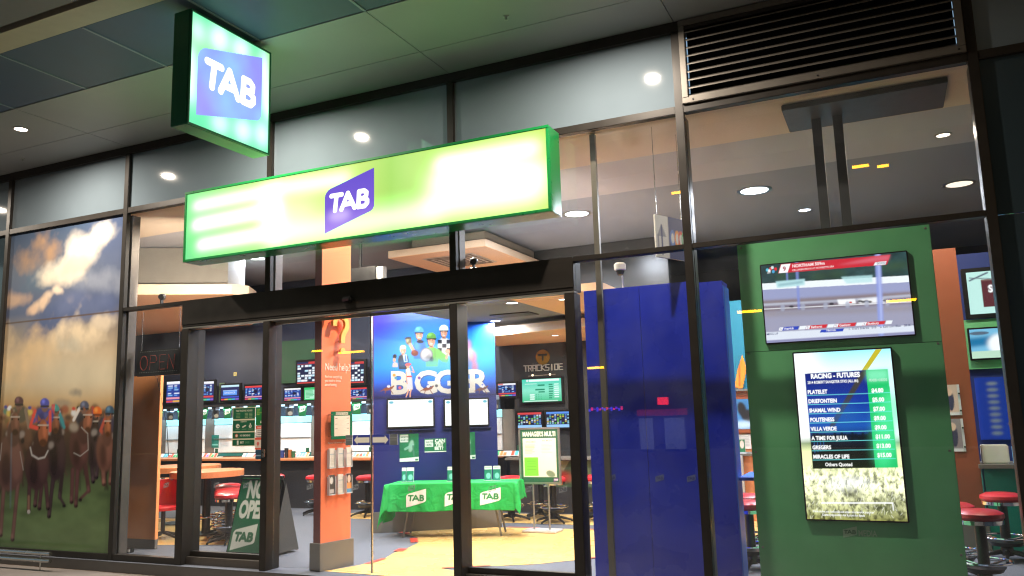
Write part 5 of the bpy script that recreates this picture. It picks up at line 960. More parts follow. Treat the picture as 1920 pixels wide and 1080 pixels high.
# upright futures screen
a = Art(170, 310, (240, 250, 255), quad=[(266.7, 57.6), (710.5, 33.5), (790.4, 828.2), (329.1, 816.5)])
a.grad([(0, (150, 226, 246)), (.1, (214, 246, 252)), (.3, (250, 255, 255)), (.5, (250, 255, 255)), (.55, (120, 140, 90)), (.6, (226, 232, 170)), (.8, (236, 238, 190)), (1, (120, 120, 60))], k=1.5); a.ell(300, 200, 90, 240, (255, 255, 255), 0, .8, 14, k=1.4); a.ell(690, 300, 60, 200, (190, 250, 250), 0, .6, 10, k=1.3)
n = fbm(310, 170, 40, 3, .7); g = np.clip((np.arange(310)/310-.665)*14, 0, 1)[:, None]; a.a *= (1-g[..., None])+g[..., None]*np.clip((n-.2)*3.4, .25, 1.5)[..., None]
a.ell(520, 655, 110, 30, (255, 255, 250), 0, .8, 6, k=1.3); a.ell(540, 700, 50, 26, (60, 60, 30), 0, .6, 4); a.ell(700, 760, 70, 50, (60, 70, 36), 0, .6, 8)
for i in range(420): x = random.uniform(335, 775); y = random.uniform(585, 815); a.a = a.a; a.line([(x, y), (x+random.uniform(-9, 9), y-random.uniform(8, 20))], 2.2, random.choice([(255, 255, 240), (226, 232, 160), (110, 120, 50), (70, 84, 30), (250, 250, 220)]), .75, k=1.2)
a.poly([(642, 38), (672, 36), (600, 140), (575, 140)], (206, 190, 40), k=1.1)
tbq = [(318, 150), (598, 133), (641, 581), (356, 586)]; m = a.polymask(tbq); gy = np.linspace(0, 1, 310)[:, None]*np.ones((1, 170)); ramp = np.stack([np.interp(gy, [.1, .3, .45, .52, .58, .7], [lin(c)[i] for c in ((14, 28, 120), (20, 60, 170), (24, 90, 190), (16, 36, 60), (12, 16, 20), (24, 34, 10))]) for i in range(3)], -1)
a.a = a.a*(1-m[..., None])+ramp*m[..., None]
a.poly([(575, 140), (598, 134), (600, 150), (455, 390), (430, 392)], (70, 66, 44), .9, .8); a.ell(505, 350, 60, 60, (40, 110, 190), 0, .5, 9)
for x in range(360, 640, 16): a.ell(x, 440-8*random.random(), 10, 18*random.random()+6, (10, 18, 22), 0, .9, 1)
for i in range(4): a.line([(365+i*14, 512-i*4), (362+i*14, 465-i*3)], 3, (60, 110, 190), .8, .5)
a.poly([(598, 133), (697, 128), (745, 580), (641, 581)], (24, 206, 112), k=1.05); a.poly([(600, 133), (697, 128), (702, 180), (606, 184)], (140, 244, 196), .8, 4, k=1.2); a.ell(690, 400, 50, 180, (90, 250, 170), 5, .6, 8, k=1.2)
rows = ['PLATELET', 'DRIEFONTEIN', 'SHAMAL WIND', 'POLITENESS', 'VILLA VERDE', 'A TIME FOR JULIA', 'GREGERS', 'MIRACLES OF LIFE']; odds = ['$4.80', '$5.00', '$7.00', '$9.00', '$9.00', '$11.00', '$13.00', '$15.00']
for i, (t_, o_) in enumerate(zip(rows, odds)):
    y = 242+i*42.2; x = 332+i*3.7; a.text(t_, x, y+1, 17, (255, 255, 255), .035, sx=.80, k=1.3); a.line([(x-2, y+8), (x+265, y-1+i*.6), (x+375, y-6+i)], 2.2, (120, 240, 240), 1, 0, k=1.2); a.text(o_, x+292, y-6, 18, (255, 255, 255), .04, sx=.85, k=1.3)
a.text('RACING - FUTURES', 346, 173, 21, (255, 255, 255), .045, sx=.80, k=1.3); a.text('2014 ROBERT SANGSTER STKS (ALL IN)', 332, 197, 12, (255, 255, 255), .03, sx=.72, k=1.2); a.text('FIXED ODDS', 612, 186, 11, (220, 255, 236), .02, sx=.85); a.text('Others Quoted', 412, 573, 15, (255, 255, 250), .03, sx=.86, k=1.2); a.text('Prices shown are fixed odds and subject to change at any time', 356, 784, 9, (255, 255, 255), .02, sx=.80, k=1.2); a.text('Gamble responsibly. Ask in store for details', 400, 800, 9, (255, 255, 255), .02, sx=.80, k=1.2)
a.line([(395, 742), (720, 742)], 6, (255, 255, 255), 1, .5, k=1.3); a.line([(720, 742), (724, 775)], 5, (255, 255, 255), 1, .5, k=1.2)
tv('upright screen listing RACING FUTURES odds on the green wall', FMB(-.785, .665, .61), .815, 1.485, a, bez=.014, dep=.055)
# ceiling plate with two drop poles for the wall
cp = thing('ceiling_bracket', 'dark ceiling plate with two square drop poles above the green wall', 'ceiling bracket', (0, .75, 4.4))
MB().box(-.69, .69, .39, 1.08, 4.345, 4.398).build('plate', mat('dark_plate', (48, 46, 44), .5), cp, bevel=.006)
for x in (-.46, -.27): MB().box(x, x+.085, .78, .86, 3.2, 4.345).build('pole', mat('dark_pole', (64, 66, 68), .4), cp)

# ================================================================== BETWEEN BLUE AND GREEN: LOUNGE CORNER
fc = thing('fixture_counter', 'orange wood service counter seen in the gap between the blue and green panels', 'counter', (-1.9, 5.2, 0)); MB().box(-2.6, -.6, 5.0, 5.5, 0.0, .92).build('body', WOOD, fc, bevel=.004); MB().box(-2.63, -.57, 4.96, 5.52, .92, .95).build('counter_top', GREY, fc)
bd = thing('notice_wall', 'orange wood notice wall behind the service counter with shelf top', 'notice wall', (-1.9, 5.8, 0)); MB().box(-2.7, -.6, 5.78, 5.88, 0, 1.86).build('panel', WOOD, bd); MB().box(-2.72, -.58, 5.66, 5.885, 1.862, 1.895).build('shelf_top', GREY, bd)
pf = thing('framed_picture', 'framed picture of a dark horse on blue in the gap beside the green wall', 'picture', (-2.05, 5.76, 1.5)); MB().box(-2.30, -1.82, 5.74, 5.78, 1.22, 1.80).build('frame', mat('chestnut_frame', (150, 76, 40), .4), pf, bevel=.006); a = Art(36, 44, (60, 120, 170)); a.ell(.35, .35, .18, .25, (24, 22, 26), -20, 1, 1); a.ell(.6, .55, .3, .2, (30, 26, 28), 0, 1, 1); a.ell(.4, .85, .5, .12, (200, 220, 230), 0, .8, 2); a.line([(.7, .1), (.72, .5)], .06, (26, 24, 28)); a.build('print', PRINT, pf, (-2.24, 5.737, 1.28), (1, 0, 0), .36, .46)
for x, c, c2, l, sl_ in ((-2.20, (236, 138, 40), (180, 90, 20), 'furled orange pennant leaning on the shelf in the gap beside the green wall', .10), (-2.0, (236, 238, 246), (40, 50, 150), 'blue and white checked pennant leaning on the shelf beside the orange one', .10)):
    t = thing('pennant', l, 'pennant', (x, 5.7, 1.9), 'pennants on the shelf'); a = Art(16, 40, c)
    if c2 == (40, 50, 150): [a.rect((i % 2)*.5, i/6, (i % 2)*.5+.5, (i+1)/6, c2) for i in range(6)]
    else: a.line([(.5, .2), (.4, .9)], .08, c2)
    pm = a.polymask([(.75, 0), (1, .4), (.6, 1), (0, .95), (.35, .4)]); o = a.build('cloth', PRINT, t, (x, 5.72, 1.9), (1, 0, 0), .2, .52, mask=pm); s_ = o.modifiers.new('thickness', 'SOLIDIFY'); s_.thickness = .01
    MB().tube([(x+.02, 5.73, 1.9), (x+.15, 5.73, 2.42)], .006, 6).build('staff', WOOD, t)
rk = thing('brochure_rack', 'clear rack of pink and green leaflets on the service counter', 'brochure rack', (-2.1, 5.1, .95)); MB().box(-2.36, -1.98, 5.0, 5.1, .95, .97).build('tray', ACR, rk)
for i, c in enumerate(((226, 140, 160), (240, 180, 130), (210, 120, 170), (40, 120, 80))): a = Art(10, 16, c); a.ell(.5, .4, .3, .3, (240, 220, 210)); MB().box(-2.36+i*.095, -2.275+i*.095, 5.02, 5.03, .972, 1.15).build('leaflets', mat('white_paper', (226, 220, 212)), rk); a.build('print', PRINT, rk, (-2.36+i*.095, 5.016, .972), (1, 0, 0), .085, .18)
gc = thing('grey_kiosk', 'pale grey kiosk front with a green card in front of the service counter', 'kiosk', (-2.05, 4.9, 0)); MB().box(-2.45, -2.02, 4.9, 4.955, .35, .93).build('panel', mat('pale_grey', (172, 170, 170), .5), gc); a = Art(20, 26, (20, 84, 56)); a.rect(.1, .05, .9, .25, (220, 226, 220)); a.ell(.5, .65, .2, .2, (210, 220, 210)); a.build('print', PRINT, gc, (-2.26, 4.896, .55), (1, 0, 0), .16, .24)
np_ = thing('notice_papers', 'sheets of white notices pinned on the orange notice wall', 'notices', (-2.1, 5.77, 1.0)); 
for i, x in enumerate((-2.45, -2.22, -1.95)): a = Art(14, 20, (220, 214, 204)); [a.rect(.12, .15+k*.1, .85, .18+k*.1, (150, 146, 142)) for k in range(7)]; MB().box(x, x+.2, 5.772, 5.776, .98, 1.2).build('sheet', mat('white_paper', (226, 220, 212)), np_); a.build('print', PRINT, np_, (x, 5.770, .98), (1, 0, 0), .2, .22)

# ================================================================== RIGHT END BEHIND THE GREEN WALL
op = thing('corner_pillar', 'orange brown pillar right of the green wall carrying two photographs', 'pillar', (.65, 3.3, 0)); MB().box(.50, .82, 3.2, 3.45, .28, 3.36).build('face', mat('burnt_orange_paint', (146, 78, 50), .5), op); MB().box(.48, .84, 3.18, 3.47, 0, .28).build('skirting', GREY, op)
for z0, z1, l, c in ((1.46, 1.80, 'upper photograph in a clear mount on the orange brown pillar', (216, 190, 176)), (1.06, 1.42, 'lower photograph of a standing rider on the orange brown pillar', (150, 140, 146))):
    t = thing('photograph', l, 'photograph', (.6, 3.19, z0), 'photographs on the corner pillar'); MB().box(.50, .70, 3.18, 3.186, z0, z1).build('mount', ACR, t); a = Art(20, 36, c); a.ell(.55, .5, .2, .35, (60, 60, 90)); a.rect(0, .9, 1, 1, (230, 230, 236)); a.ell(.5, .25, .2, .12, (236, 200, 180)); a.build('print', PRINT, t, (.505, 3.178, z0), (1, 0, 0), .17, z1-z0)
    for zz in (z0+.05, z1-.1): MB().lathe([(.01, 0), (.01, .02)], 10, Matrix.Translation((.69, 3.18, zz)) @ Matrix.Rotation(R(90), 4, 'X')).build('stud', STEEL, t)
a = Art(70, 50, (196, 240, 232), k=1.1); a.rect(.2, .2, .95, .84, (96, 44, 50)); a.rect(.2, .2, .95, .23, (150, 120, 110)); a.text('SPRING', .29, .5, .16, (255, 255, 255), .04, k=1.2, sx=.8); a.text('EVENTS', .37, .7, .15, (255, 255, 255), .01, k=1.2, sx=.8); a.line([(.05, .2), (.3, .05)], .03, (90, 100, 120)); a.line([(.05, .14), (.35, .2)], .02, (120, 130, 140)); a.line([(.5, .9), (.6, 1)], .02, (80, 80, 80)); a.line([(.6, .9), (.5, 1)], .02, (80, 80, 80))
tv('screen showing a maroon SPRING EVENTS board high on the blue wall at the right end', FMB(.935, 3.66, 2.62), .74, .50, a, 'right end screens', bez=.05)
a = Art(50, 40, (120, 190, 226), k=1.1); a.poly([(0, .3), (1, .2), (1, .5), (0, .6)], (20, 120, 170), 1, 2); a.ell(.6, .55, .25, .35, (244, 250, 252), 0, 1, 2, k=1.2); a.rect(0, .75, 1, 1, (200, 236, 210)); a.ell(.2, .15, .2, .06, (90, 110, 130))
t = tv('screen with a pale seaside picture in a green surround at the right end', FMB(.90, 3.64, 2.10), .5, .34, a, 'right end screens', bez=.02); MB().box(.80, 1.5, 3.70, 3.748, 1.98, 2.56).build('surround', GREENW, t)
bn = thing('banner', 'long bright blue banner with a pale crest hanging at the right end', 'banner', (1.0, 3.7, 1.2)); MB().box(.90, 1.35, 3.715, 3.73, 1.16, 1.88).build('cloth', mat('bright_blue_cloth', (16, 66, 196), .7), bn); a = Art(20, 60, (16, 66, 196)); [a.ell(.45, .1+i*.1, .16, .03, (150, 170, 170), 0, .8, .8) for i in range(9)]; a.ell(.85, .75, .06, .03, (200, 160, 60)); a.build('print', PRINT, bn, (.92, 3.712, 1.17), (1, 0, 0), .34, .70)
tq = thing('teal_counter', 'small teal counter with a grey top and white terminal at the right end', 'counter', (1.2, 3.3, 0)); MB().box(.85, 1.9, 3.2, 3.7, 0, .88).build('body', mat('teal_laminate_bright', (18, 122, 104), .4), tq); MB().box(.80, 1.95, 3.1, 3.74, .88, .92).build('counter_top', GREY, tq); MB().box(.86, 1.12, 3.3, 3.5, .92, 1.12).build('terminal', WHITE, tq, bevel=.01); MB().box(1.16, 1.4, 3.3, 3.4, .92, 1.1).build('screen_unit', mat('cyan_panel', (120, 190, 226), .3, emit=.6), tq)
bs2 = tag(MB().box(1.1, 2.4, 1.7, 3.0, 0.009, .05).build('floor_stand', BLACKM), 'low dark floor stand beneath the stools at the right end', 'stand')

# ================================================================== CEILING ITEMS
RAFT = mat('raft_white_paint', (222, 200, 176), .7, var=.02)
RAFTU = mat('raft_peach_lit_tone', (236, 190, 148), .7, var=.02)  # warm light on the white raft undersides is put into this peach colour
def raft(label, pts, z, h, step=None):
    t = thing('ceiling_raft', label, 'ceiling raft', (sum(p[0] for p in pts)/len(pts), sum(p[1] for p in pts)/len(pts), z)); MB().prism(pts, z+.003, z+h).build('edge', RAFT, t); MB().prism(pts, z-.004, z+.002).build('underside', RAFTU, t)
    if step: MB().prism(step, z+h+.001, 4.40).build('upstand', mat('raft_grey_paint', (128, 124, 116), .7), t)
    return t
r1 = raft('square peach-lit ceiling raft with an air diffuser above the entrance header', [(-7.05, 3.42), (-5.32, 3.42), (-5.32, 5.6), (-7.05, 5.6)], 4.12, .11, [(-6.72, 3.6), (-5.42, 3.6), (-5.42, 5.5), (-6.72, 5.5)])
df = MB()
for k in range(5): s = .42-k*.075; 
MB().box(-6.62, -5.72, 3.75, 4.65, 4.108, 4.114).build('diffuser', mat('diffuser_grey', (186, 172, 156), .5), r1)
for k in range(4):
    s = .40-k*.09; f = MB(); cx_, cy_ = -6.17, 4.2
    f.box(cx_-s, cx_+s, cy_-s, cy_-s+.02, 4.096, 4.107); f.box(cx_-s, cx_+s, cy_+s-.02, cy_+s, 4.096, 4.107); f.box(cx_-s, cx_-s+.02, cy_-s+.02, cy_+s-.02, 4.096, 4.107); f.box(cx_+s-.02, cx_+s, cy_-s+.02, cy_+s-.02, 4.096, 4.107); f.build('diffuser_vane', mat('vane_grey', (120, 104, 90), .5), r1)
raft('long peach-lit ceiling raft with rounded end over the left betting tables', [(-16, -.9+.6), (-13.2, .35), (-12, .45), (-9.22, 2.30), (-9.15, 2.6), (-9.45, 3.1), (-10.6, 4.4), (-11.9, 5.68), (-16, 5.68)], 3.60, .16, [(-15.5, .7), (-12.2, .75), (-9.5, 2.5), (-9.8, 3.2), (-12.2, 5.5), (-15.5, 5.5)])
raft('low peach-lit ceiling raft over the TRACKSIDE wall', [(-6.2, 3.95), (-3.2, 3.30), (-3.0, 5.58), (-6.2, 5.58)], 2.80, .12)
lc = thing('lowered_ceiling', 'lowered dark ceiling panel with two bright downlights behind the header', 'lowered ceiling', (-4.8, 2.6, 3.0)); MB().box(-5.75, -4.12, 1.5, 4.3, 3.0, 3.08).build('panel', CE3, lc); MB().box(-4.115, -2.9, 1.5, 4.3, 2.995, 3.085).build('tan_panel', RAFTU, lc)
MB().box(-5.0, -4.4, 2.85, 3.2, 2.985, 2.999).build('air_grille', mat('dark_plate', (48, 46, 44)), lc)
LG = 'downlights inside the shop'
COOL = (236, 242, 255); WRM = (255, 238, 216)
DL = [(-12.28, 3.5-2.0, 4.40, 0, COOL, 1.4, .1, 'dim downlight in the dark ceiling above the left window'), (-9.82, 3.5, 4.43, 70, COOL, 10, .16, 'bright cool downlight just below the left part of the long lightbox'), (-3.86, 3.45, 4.43, 75, COOL, 12, .2, 'bright cool downlight just right of the long lightbox'), (-1.39, 3.5, 4.43, 75, COOL, 14, .21, 'brightest cool downlight in the middle of the right upper pane'), (1.06, 4.6, 4.43, 0, WRM, 1.3, .19, 'dim oval downlight at the right edge of the upper pane'),
      (-4.22, 1.92, 3.0, 34, COOL, 9, .085, 'bright downlight right under the entrance header'), (-5.26, 3.57, 3.0, 30, COOL, 9, .09, 'bright downlight beside the top of the blue poster'), (-3.56, 1.98, 2.995, 36, WRM, 8, .06, 'small warm downlight on the tan panel by the jamb'), (-4.62, 4.35, 2.796, 40, WRM, 8, .06, 'small warm downlight on the low raft over TRACKSIDE'), (-12.72, 4.72, 3.596, 45, WRM, 10, .08, 'small warm downlight on the left raft over the OPEN sign'),
      (-7.35, 1.6, 4.415, 85, WRM, 6, .1, 'downlight above the folding sign hidden behind the long lightbox'), (-9.9, 2.6, 3.596, 60, WRM, 6, .08, 'warm downlight on the left raft over the betting tables'), (-5.55, 1.35, 4.415, 80, COOL, 6, .1, 'downlight over the entrance hidden behind the long lightbox'), (-4.4, .6, 4.40, 62, WRM, 6, .1, 'added downlight just inside the entrance, hidden behind the long lightbox, brightening the orange pillar'), (-.9, 5.0, 4.43, 60, COOL, 6, .1, 'downlight above the service counter beyond the green wall'), (.75, 2.2, 4.415, 35, WRM, 3, .08, 'downlight above the stools at the right end'), (-6.3, 4.9, 4.116, 55, WRM, 6, .07, 'small warm downlight under the square raft')]  # the one just inside the entrance is added unseen to brighten the orange pillar
for x, y, z, p, c, b, rd_, l in DL:
    if 'left raft over the OPEN' in l: pass
    if x == -12.28: y = 3.5; x = -12.28; z = 4.43
    downlight(l, (x, y, z), p, c, rd_, b, LG)
dm = thing('dome_camera', 'white dome camera on a short stem above the blue partition', 'camera', (-2.47, .86, 2.87)); MB().lathe([(.03, 3.07), (.06, 3.085), (.064, 3.14), (.045, 3.16)], 20, cx=-2.47, cy=.86).build('housing', WHITE, dm, smooth=True); MB().lathe([(.01, 3.022), (.034, 3.032), (.048, 3.068), (.04, 3.08)], 20, cx=-2.47, cy=.86).build('dome', mat('smoked_dome', (20, 18, 18), .08), dm, smooth=True); MB().tube([(-2.47, .93, 2.60), (-2.47, .93, 3.12), (-2.47, .88, 3.12)], .008, 8).box(-2.5, -2.44, .74, .945, 2.58, 2.62).build('bracket', WHITE, dm)
hs = thing('hanging_board', 'small white hanging board with coloured rings seen through the upper right pane', 'hanging sign', (-1.85, .4, 3.2)); hm_ = frame_mtx((-1.93, .32, 3.08), Vector((.16, .34, 0)))
MB().box(0, .46, 0, .02, 0, .42, hm_).build('board', WHITE, hs, bevel=.003); a = Art(40, 36, (226, 228, 236)); a.rect(.42, 0, 1, 1, (52, 64, 130)); a.poly([(.05, .5), (.2, .2), (.34, .5)], (150, 156, 180)); a.line([(.2, .25), (.2, .9)], .05, (70, 80, 140)); a.line([(.08, .5), (.08, .9)], .04, (120, 126, 160))
for x, c in ((.55, (90, 130, 220)), (.7, (240, 150, 60)), (.82, (220, 70, 60)), (.93, (60, 170, 110))): a.ell(x, .5, .09, .2, c); a.ell(x, .5, .05, .12, (226, 228, 236))
a.build('print', PRINT, hs, hm_ @ Vector((0, -.003, 0)), hm_.to_3x3() @ Vector((1, 0, 0)), .46, .42)
for x in (.04, .42): MB().tube([hm_ @ Vector((x, .01, .42)), hm_ @ Vector((x, .01, 1.32))], .004, 6).build('wire', STEEL, hs)
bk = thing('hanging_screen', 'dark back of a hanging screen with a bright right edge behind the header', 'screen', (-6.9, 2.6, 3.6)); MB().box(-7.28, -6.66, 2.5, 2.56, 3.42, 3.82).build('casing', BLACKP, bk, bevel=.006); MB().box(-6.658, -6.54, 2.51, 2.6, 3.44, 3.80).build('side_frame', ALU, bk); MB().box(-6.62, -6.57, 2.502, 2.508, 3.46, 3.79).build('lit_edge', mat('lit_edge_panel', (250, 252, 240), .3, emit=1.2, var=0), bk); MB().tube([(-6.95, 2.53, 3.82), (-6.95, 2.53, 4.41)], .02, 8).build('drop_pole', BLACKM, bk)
# slim posts close behind the glass
for x, l in ((-2.52, 'slim pale post just inside the glass in front of the blue partition'),):
    t = thing('slim_post', l, 'post', (x, .28, 0)); MB().box(x-.015, x+.04, .24, .29, 0.0, 4.39).build('shaft', mat('pale_bronze_post', (112, 106, 94), .45, .2), t, bevel=.003)
    MB().box(x-.06, x+.085, .22, .31, 0.0, .012).build('foot_plate', ALU, t)

for x, y, z, l, tgt in ((-3.86, .2, 3.10, 'small spotlight standing on the entrance header aimed up at the square raft', (-5.6, 4.2, 4.1)), (-8.3, .14, 3.10, 'added unseen spotlight on the left window transom brightening the long raft', (-10.6, 3.0, 3.6))):  # second spotlight is added, unseen, to brighten the left raft
    t = thing('spotlight', l, 'spotlight', (x, y, z)); d_ = (Vector(tgt)-Vector((x, y, z))).normalized(); q_ = Vector(d_).to_track_quat('Z', 'Y').to_matrix().to_4x4(); q_.translation = Vector((x, y, z+.12))
    MB().box(x-.05, x+.05, y-.04, y+.04, z, z+.015).box(x-.008, x+.008, y-.02, y+.02, z+.015, z+.1).build('base', BLACKM, t); MB().lathe([(.03, -.06), (.038, -.05), (.042, .05), (.036, .052)], 18, q_).build('can', BLACKM, t, smooth=True)
    MB().lathe([(.034, .05), (.034, .054)], 18, q_).build('lamp_glass', mat('spot_glass', (255, 226, 186), .3, emit=8, var=0), t); lamp(t, q_ @ Vector((0, 0, .06)), 26, (1, .86, .70), .07, d_, spread=120)
# ================================================================== ON AND BEHIND THE GLASS
FROST = bpy.data.materials.new('frosted_film'); FROST.use_nodes = True; nt_ = FROST.node_tree; b_ = nt_.nodes['Principled BSDF']; b_.inputs['Base Color'].default_value = (.75, .77, .78, 1); b_.inputs['Alpha'].default_value = .42; b_.inputs['Emission Color'].default_value = (.5, .5, .5, 1); b_.inputs['Emission Strength'].default_value = 0.0
at_ = nt_.nodes.new('ShaderNodeAttribute'); at_.attribute_name = 'art'; nt_.links.new(at_.outputs['Color'], b_.inputs['Base Color'])
os_ = thing('open_sign', 'unlit black OPEN sign hanging on two wires in the left window', 'window sign', (-8.2, .1, 2.3))
MB().box(-8.70, -7.94, .14, .19, 2.225, 2.555).build('case', BLACKP, os_, bevel=.006)
OR_ = mat('dull_red_tubing', (150, 50, 36), .5); mb = MB()
def let(pts, closed=False): mb.tube([(-8.64+x*.15, .132, 2.30+z*.18) for x, z in pts], .0055, 6, closed)
let([(.5+.42*math.cos(q), .5+.5*math.sin(q)) for q in np.linspace(0, 2*math.pi, 18, endpoint=False)], True)
let([(1.2, 0), (1.25, 1), (1.8, 1), (1.95, .85), (1.95, .65), (1.8, .5), (1.23, .5)]); let([(3.0, 1), (2.35, 1), (2.3, 0), (2.95, 0)]); let([(2.33, .5), (2.85, .5)]); let([(3.25, 0), (3.35, 1), (3.95, 0), (4.05, 1)])
mb.build('lettering', OR_, os_, smooth=True)
for z in (2.53, 2.268):
    m_ = MB()
    for i in range(22): m_.box(-8.64+i*.03, -8.63+i*.03, .134, .1395, z, z+.006)
    m_.build('led_row', mat('pale_led', (120, 124, 120), .4), os_)
for x in (-8.65, -8.0): MB().tube([(x, .165, 2.555), (x, .165, 3.05)], .0035, 6).build('wire', STEEL, os_)
MB().tube([(-8.45, .17, 2.25), (-8.4, .2, 2.2), (-8.42, .4, 1.6), (-8.7, .7, 1.2)], .004, 6).build('cable', BLACKP, os_)
def decal(label, x0, x1, z0, z1, art, name='window_notice', cat='window notice', y=.0985, grp=None):
    t = thing(name, label, cat, ((x0+x1)/2, y, z0), grp); MB().box(x0, x1, y-.0008, y+.0008, z0, z1).build('film', WHITE, t); art.build('print', PRINT, t, (x0, y-.002, z0), (1, 0, 0), x1-x0, z1-z0); return t
a = Art(70, 124, (226, 214, 180)); G = (20, 92, 62)
for y0, y1 in ((.02, .30), (.335, .615), (.645, .80), (.83, .98)): a.rect(.03, y0, .97, y1, G)
a.text('TAB TRADING HOURS', .5, .11, .045, (206, 206, 180), .02, align='c', sx=.62)
for j in range(4): a.rect(.16, .15+j*.035, .34, .162+j*.035, (130, 160, 110)); a.rect(.54, .15+j*.035, .67, .165+j*.035, (150, 176, 130)); a.rect(.72, .15+j*.035, .86, .165+j*.035, (150, 176, 130))
a.text('IDENTITY', .5, .385, .035, (206, 206, 180), .02, align='c', sx=.7); a.ell(.24, .48, .08, .055, (216, 212, 190)); a.ell(.26, .49, .03, .02, G); a.ell(.52, .49, .09, .02, (216, 212, 190), -18); a.line([(.46, .50), (.58, .475)], .03, (216, 212, 190)); a.ell(.78, .49, .06, .045, (216, 212, 190)); a.line([(.78, .45), (.78, .42)], .03, (216, 212, 190)); a.line([(.78, .47), (.78, .51)], .02, G)
for x in (.24, .52, .78): a.rect(x-.1, .555, x+.1, .57, (110, 150, 110))
a.ell(.2, .725, .065, .045, (214, 90, 66)); a.ell(.2, .725, .042, .028, (216, 212, 190)); a.text('NO SMOKING', .34, .745, .045, (216, 212, 190), .03, sx=.62); a.rect(.22, .85, .29, .96, (226, 222, 206)); a.text('BET', .36, .925, .05, (216, 212, 190), .04, sx=.75); a.text('SAFE', .56, .925, .05, (90, 140, 100), .03, sx=.75)
decal('tall green notice with trading hours and four framed bands on the fixed pane', -7.035, -6.69, 1.34, 1.785, a)
a = Art(30, 40, (30, 124, 62)); [a.text(s, .08, .16+i*.09, .06, (170, 196, 90), .02, sx=.8) for i, s in enumerate(('PLEASE', 'HAVE', 'YOUR CARD', 'READY'))]; a.logo(.4, .72, .25, .16, (216, 222, 200), (30, 124, 62)); decal('plain green sticker with yellow words right of the tall green notice', -6.682, -6.515, 1.575, 1.782, a)
a = Art(30, 28, (44, 34, 40)); a.rect(.05, .04, .95, .3, (230, 92, 66)); a.rect(.05, .3, .95, .93, (226, 216, 206)); a.text('WARNING', .5, .24, .13, (250, 226, 214), .02, align='c', sx=.8); [a.rect(.18, .42+i*.15, .82, .47+i*.15, (110, 100, 104)) for i in range(3)]; decal('orange topped warning sticker under the plain green sticker', -6.682, -6.515, 1.44, 1.57, a)
a = Art(20, 36, (226, 206, 190)); a.rect(0, 0, 1, .2, (226, 88, 66)); a.rect(0, .86, 1, 1, (226, 88, 66)); a.ell(.5, .5, .2, .14, (206, 120, 110)); a.line([(.5, .4), (.5, .7)], .1, (216, 80, 60)); decal('narrow red and white sticker below the warning sticker', -6.69, -6.6, 1.30, 1.436, a)
a = Art(22, 30, (44, 74, 96)); a.noise(.3); a.rect(.1, .55, .9, .65, (150, 170, 180)); decal('dark blue leaflet stuck below the narrow red sticker', -6.68, -6.585, 1.19, 1.296, a)
for x0, sg_, l in ((-6.02-.28, -1, 'blue arrow sticker pointing left on the left sliding leaf'), (-6.02+.02, 1, 'blue arrow sticker pointing right on the right sliding leaf')): pass
AX = -5.055
for sg_, l in ((-1, 'blue arrow sticker pointing left on the left sliding leaf'), (1, 'blue arrow sticker pointing right on the right sliding leaf')):
    a = Art(44, 22, (52, 64, 150)); f_ = (lambda x: x) if sg_ < 0 else (lambda x: 1-x); a.poly([(f_(.08), .5), (f_(.28), .1), (f_(.28), .26), (f_(.95), .26), (f_(.95), .74), (f_(.28), .74), (f_(.28), .9)], (236, 232, 216))
    x0, x1 = (AX-.235, AX-.012) if sg_ < 0 else (AX+.012, AX+.235); decal(l, x0, x1, 1.335, 1.445, a, 'arrow_sticker', 'sticker', .049, 'arrow stickers on the sliding doors')
    x0, x1 = (AX-.33, AX-.24) if sg_ < 0 else (AX+.24, AX+.33); a = Art(14, 16, (104, 110, 112)); a.rect(.1, .3, .9, .36, (150, 150, 150)); a.rect(.1, .5, .9, .55, (150, 150, 150)); decal('grey %s sticker beside the %s arrow sticker' % ('push' if sg_ < 0 else 'pull', 'left' if sg_ < 0 else 'right'), x0, x1, 1.335, 1.445, a, 'grey_sticker', 'sticker', .049)
for i, x in enumerate((-8.0, -7.3, -6.85, -5.9, -5.3, -4.6, -3.7, -3.3, -2.95, -1.0, -.2)):
    if i in (9, 10): continue
    yy = .098 if (x < -6.46 and x > -7.6) or (-3.93 < x < -2.76) else .048 if x > -6.4 else .001
    a = Art(24, 18, (150, 156, 160)); pm = a.logo(0, 0, 1, 1, (176, 180, 182), (110, 116, 122)); pm = a.polymask([(0, .45), (.13, .26), (1, 0), (1, .58), (.87, .74), (0, 1.0)])
    t = thing('glass_badge', ['frosted logo badge on the glass left of the window jamb', 'frosted logo badge on the fixed pane over the stools', 'frosted logo badge on the fixed pane by the folding sign', 'frosted logo badge on the left leaf before the pillar', 'frosted logo badge on the left leaf beside the centre edge', 'frosted logo badge on the right leaf over the tablecloth', 'frosted logo badge on the side pane over the tablecloth end', 'frosted logo badge on the side pane over the poster stand legs', 'frosted logo badge on the side pane beside the jamb'][i], 'glass badge', (x, yy, .85), 'frosted logo badges along the glass')
    o = a.build('film', FROST, t, (x, yy-.003, .86), (1, 0, 0), .085, .075, mask=pm)

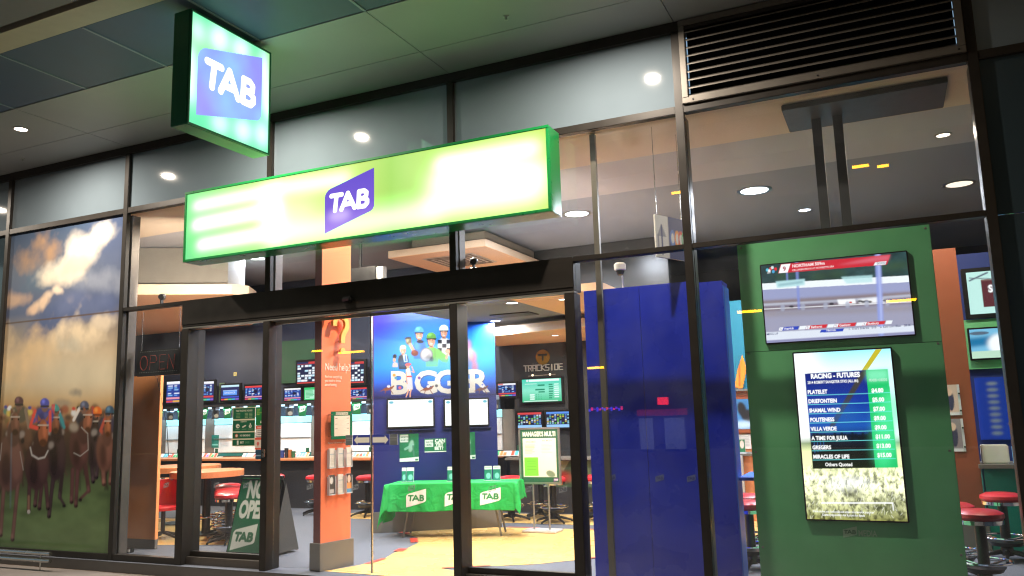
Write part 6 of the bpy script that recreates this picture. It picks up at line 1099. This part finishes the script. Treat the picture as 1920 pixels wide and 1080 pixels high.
# ================================================================== ACROSS THE STREET (seen mirrored in the glass)
ob = thing('opposite_building', 'dark low building across the street with lit shop windows and red sign', 'building', (-4, -26, 0))
MB().box(-40, 26, -27, -26, 0, 15).build('wall', mat('night_brick', (40, 36, 34), .8), ob)
for x0, x1 in ((-9.6, -9.05), (-8.55, -7.72)):
    fr_ = MB().box(x0-.04, x1+.04, -25.99, -25.96, -.1, 1.3).build('window', BLACKM, ob); MB().box(x0, x1, -25.955, -25.95, .0, 1.26).build('pane', mat('lit_window', (150, 160, 190), .5, emit=.6, var=.3, scale=14), fr_)
MB().box(-9.65, -7.6, -25.99, -25.9, 1.36, 1.62).build('fascia', mat('red_fascia', (190, 24, 26), .5, emit=.9, var=.4, scale=6), ob)
MB().box(-8.78, -8.34, -25.99, -25.9, 1.80, 2.10).build('sign', mat('red_sign', (240, 36, 44), .5, emit=8), ob)
nn = thing('neon_sign', 'small blue and pink neon sign across the street, mirrored in the blue partition glass', 'neon sign', (-11, -25.9, 1.6))
for k in range(14): MB().box(-11.8+k*.11, -11.72+k*.11, -25.95, -25.9, 1.60+(k % 3)*.04, 1.72+(k % 2)*.06).build('tube', mat('neon_%d' % (k % 3), ((70, 60, 255), (255, 40, 120), (120, 40, 255))[k % 3], .4, emit=5, var=0), nn)
MB().box(-11.85, -10.25, -25.99, -25.955, 1.5, 1.95).build('backing', BLACKM, nn)
YL = mat('amber_tube', (255, 176, 20), .4, emit=26, var=0)
for i, (x, z, w) in enumerate(((-.24, 12.9, 1.2), (-.29, 10.62, .6), (.5, 10.5, .4), (-7.41, 10.6, .5), (-7.42, 13.1, .4), (-4.84, 5.32, .95), (.65, 5.29, 1.0), (-24.2, 4.82, 1.5), (-26.3, 5.0, .6), (-11.4, 3.4, .7), (.6, 8.2, .5))):
    t = thing('wall_light', 'amber tube light on the building across the street, mirrored in the shop glass', 'wall light', (x, -25.9, z), 'amber tube lights across the street'); MB().box(x-w/2, x+w/2, -25.93, -25.87, z, z+.09).build('tube', YL, t); MB().box(x-w/2, x+w/2, -25.995, -25.935, z-.02, z+.09).build('bracket', BLACKM, t)
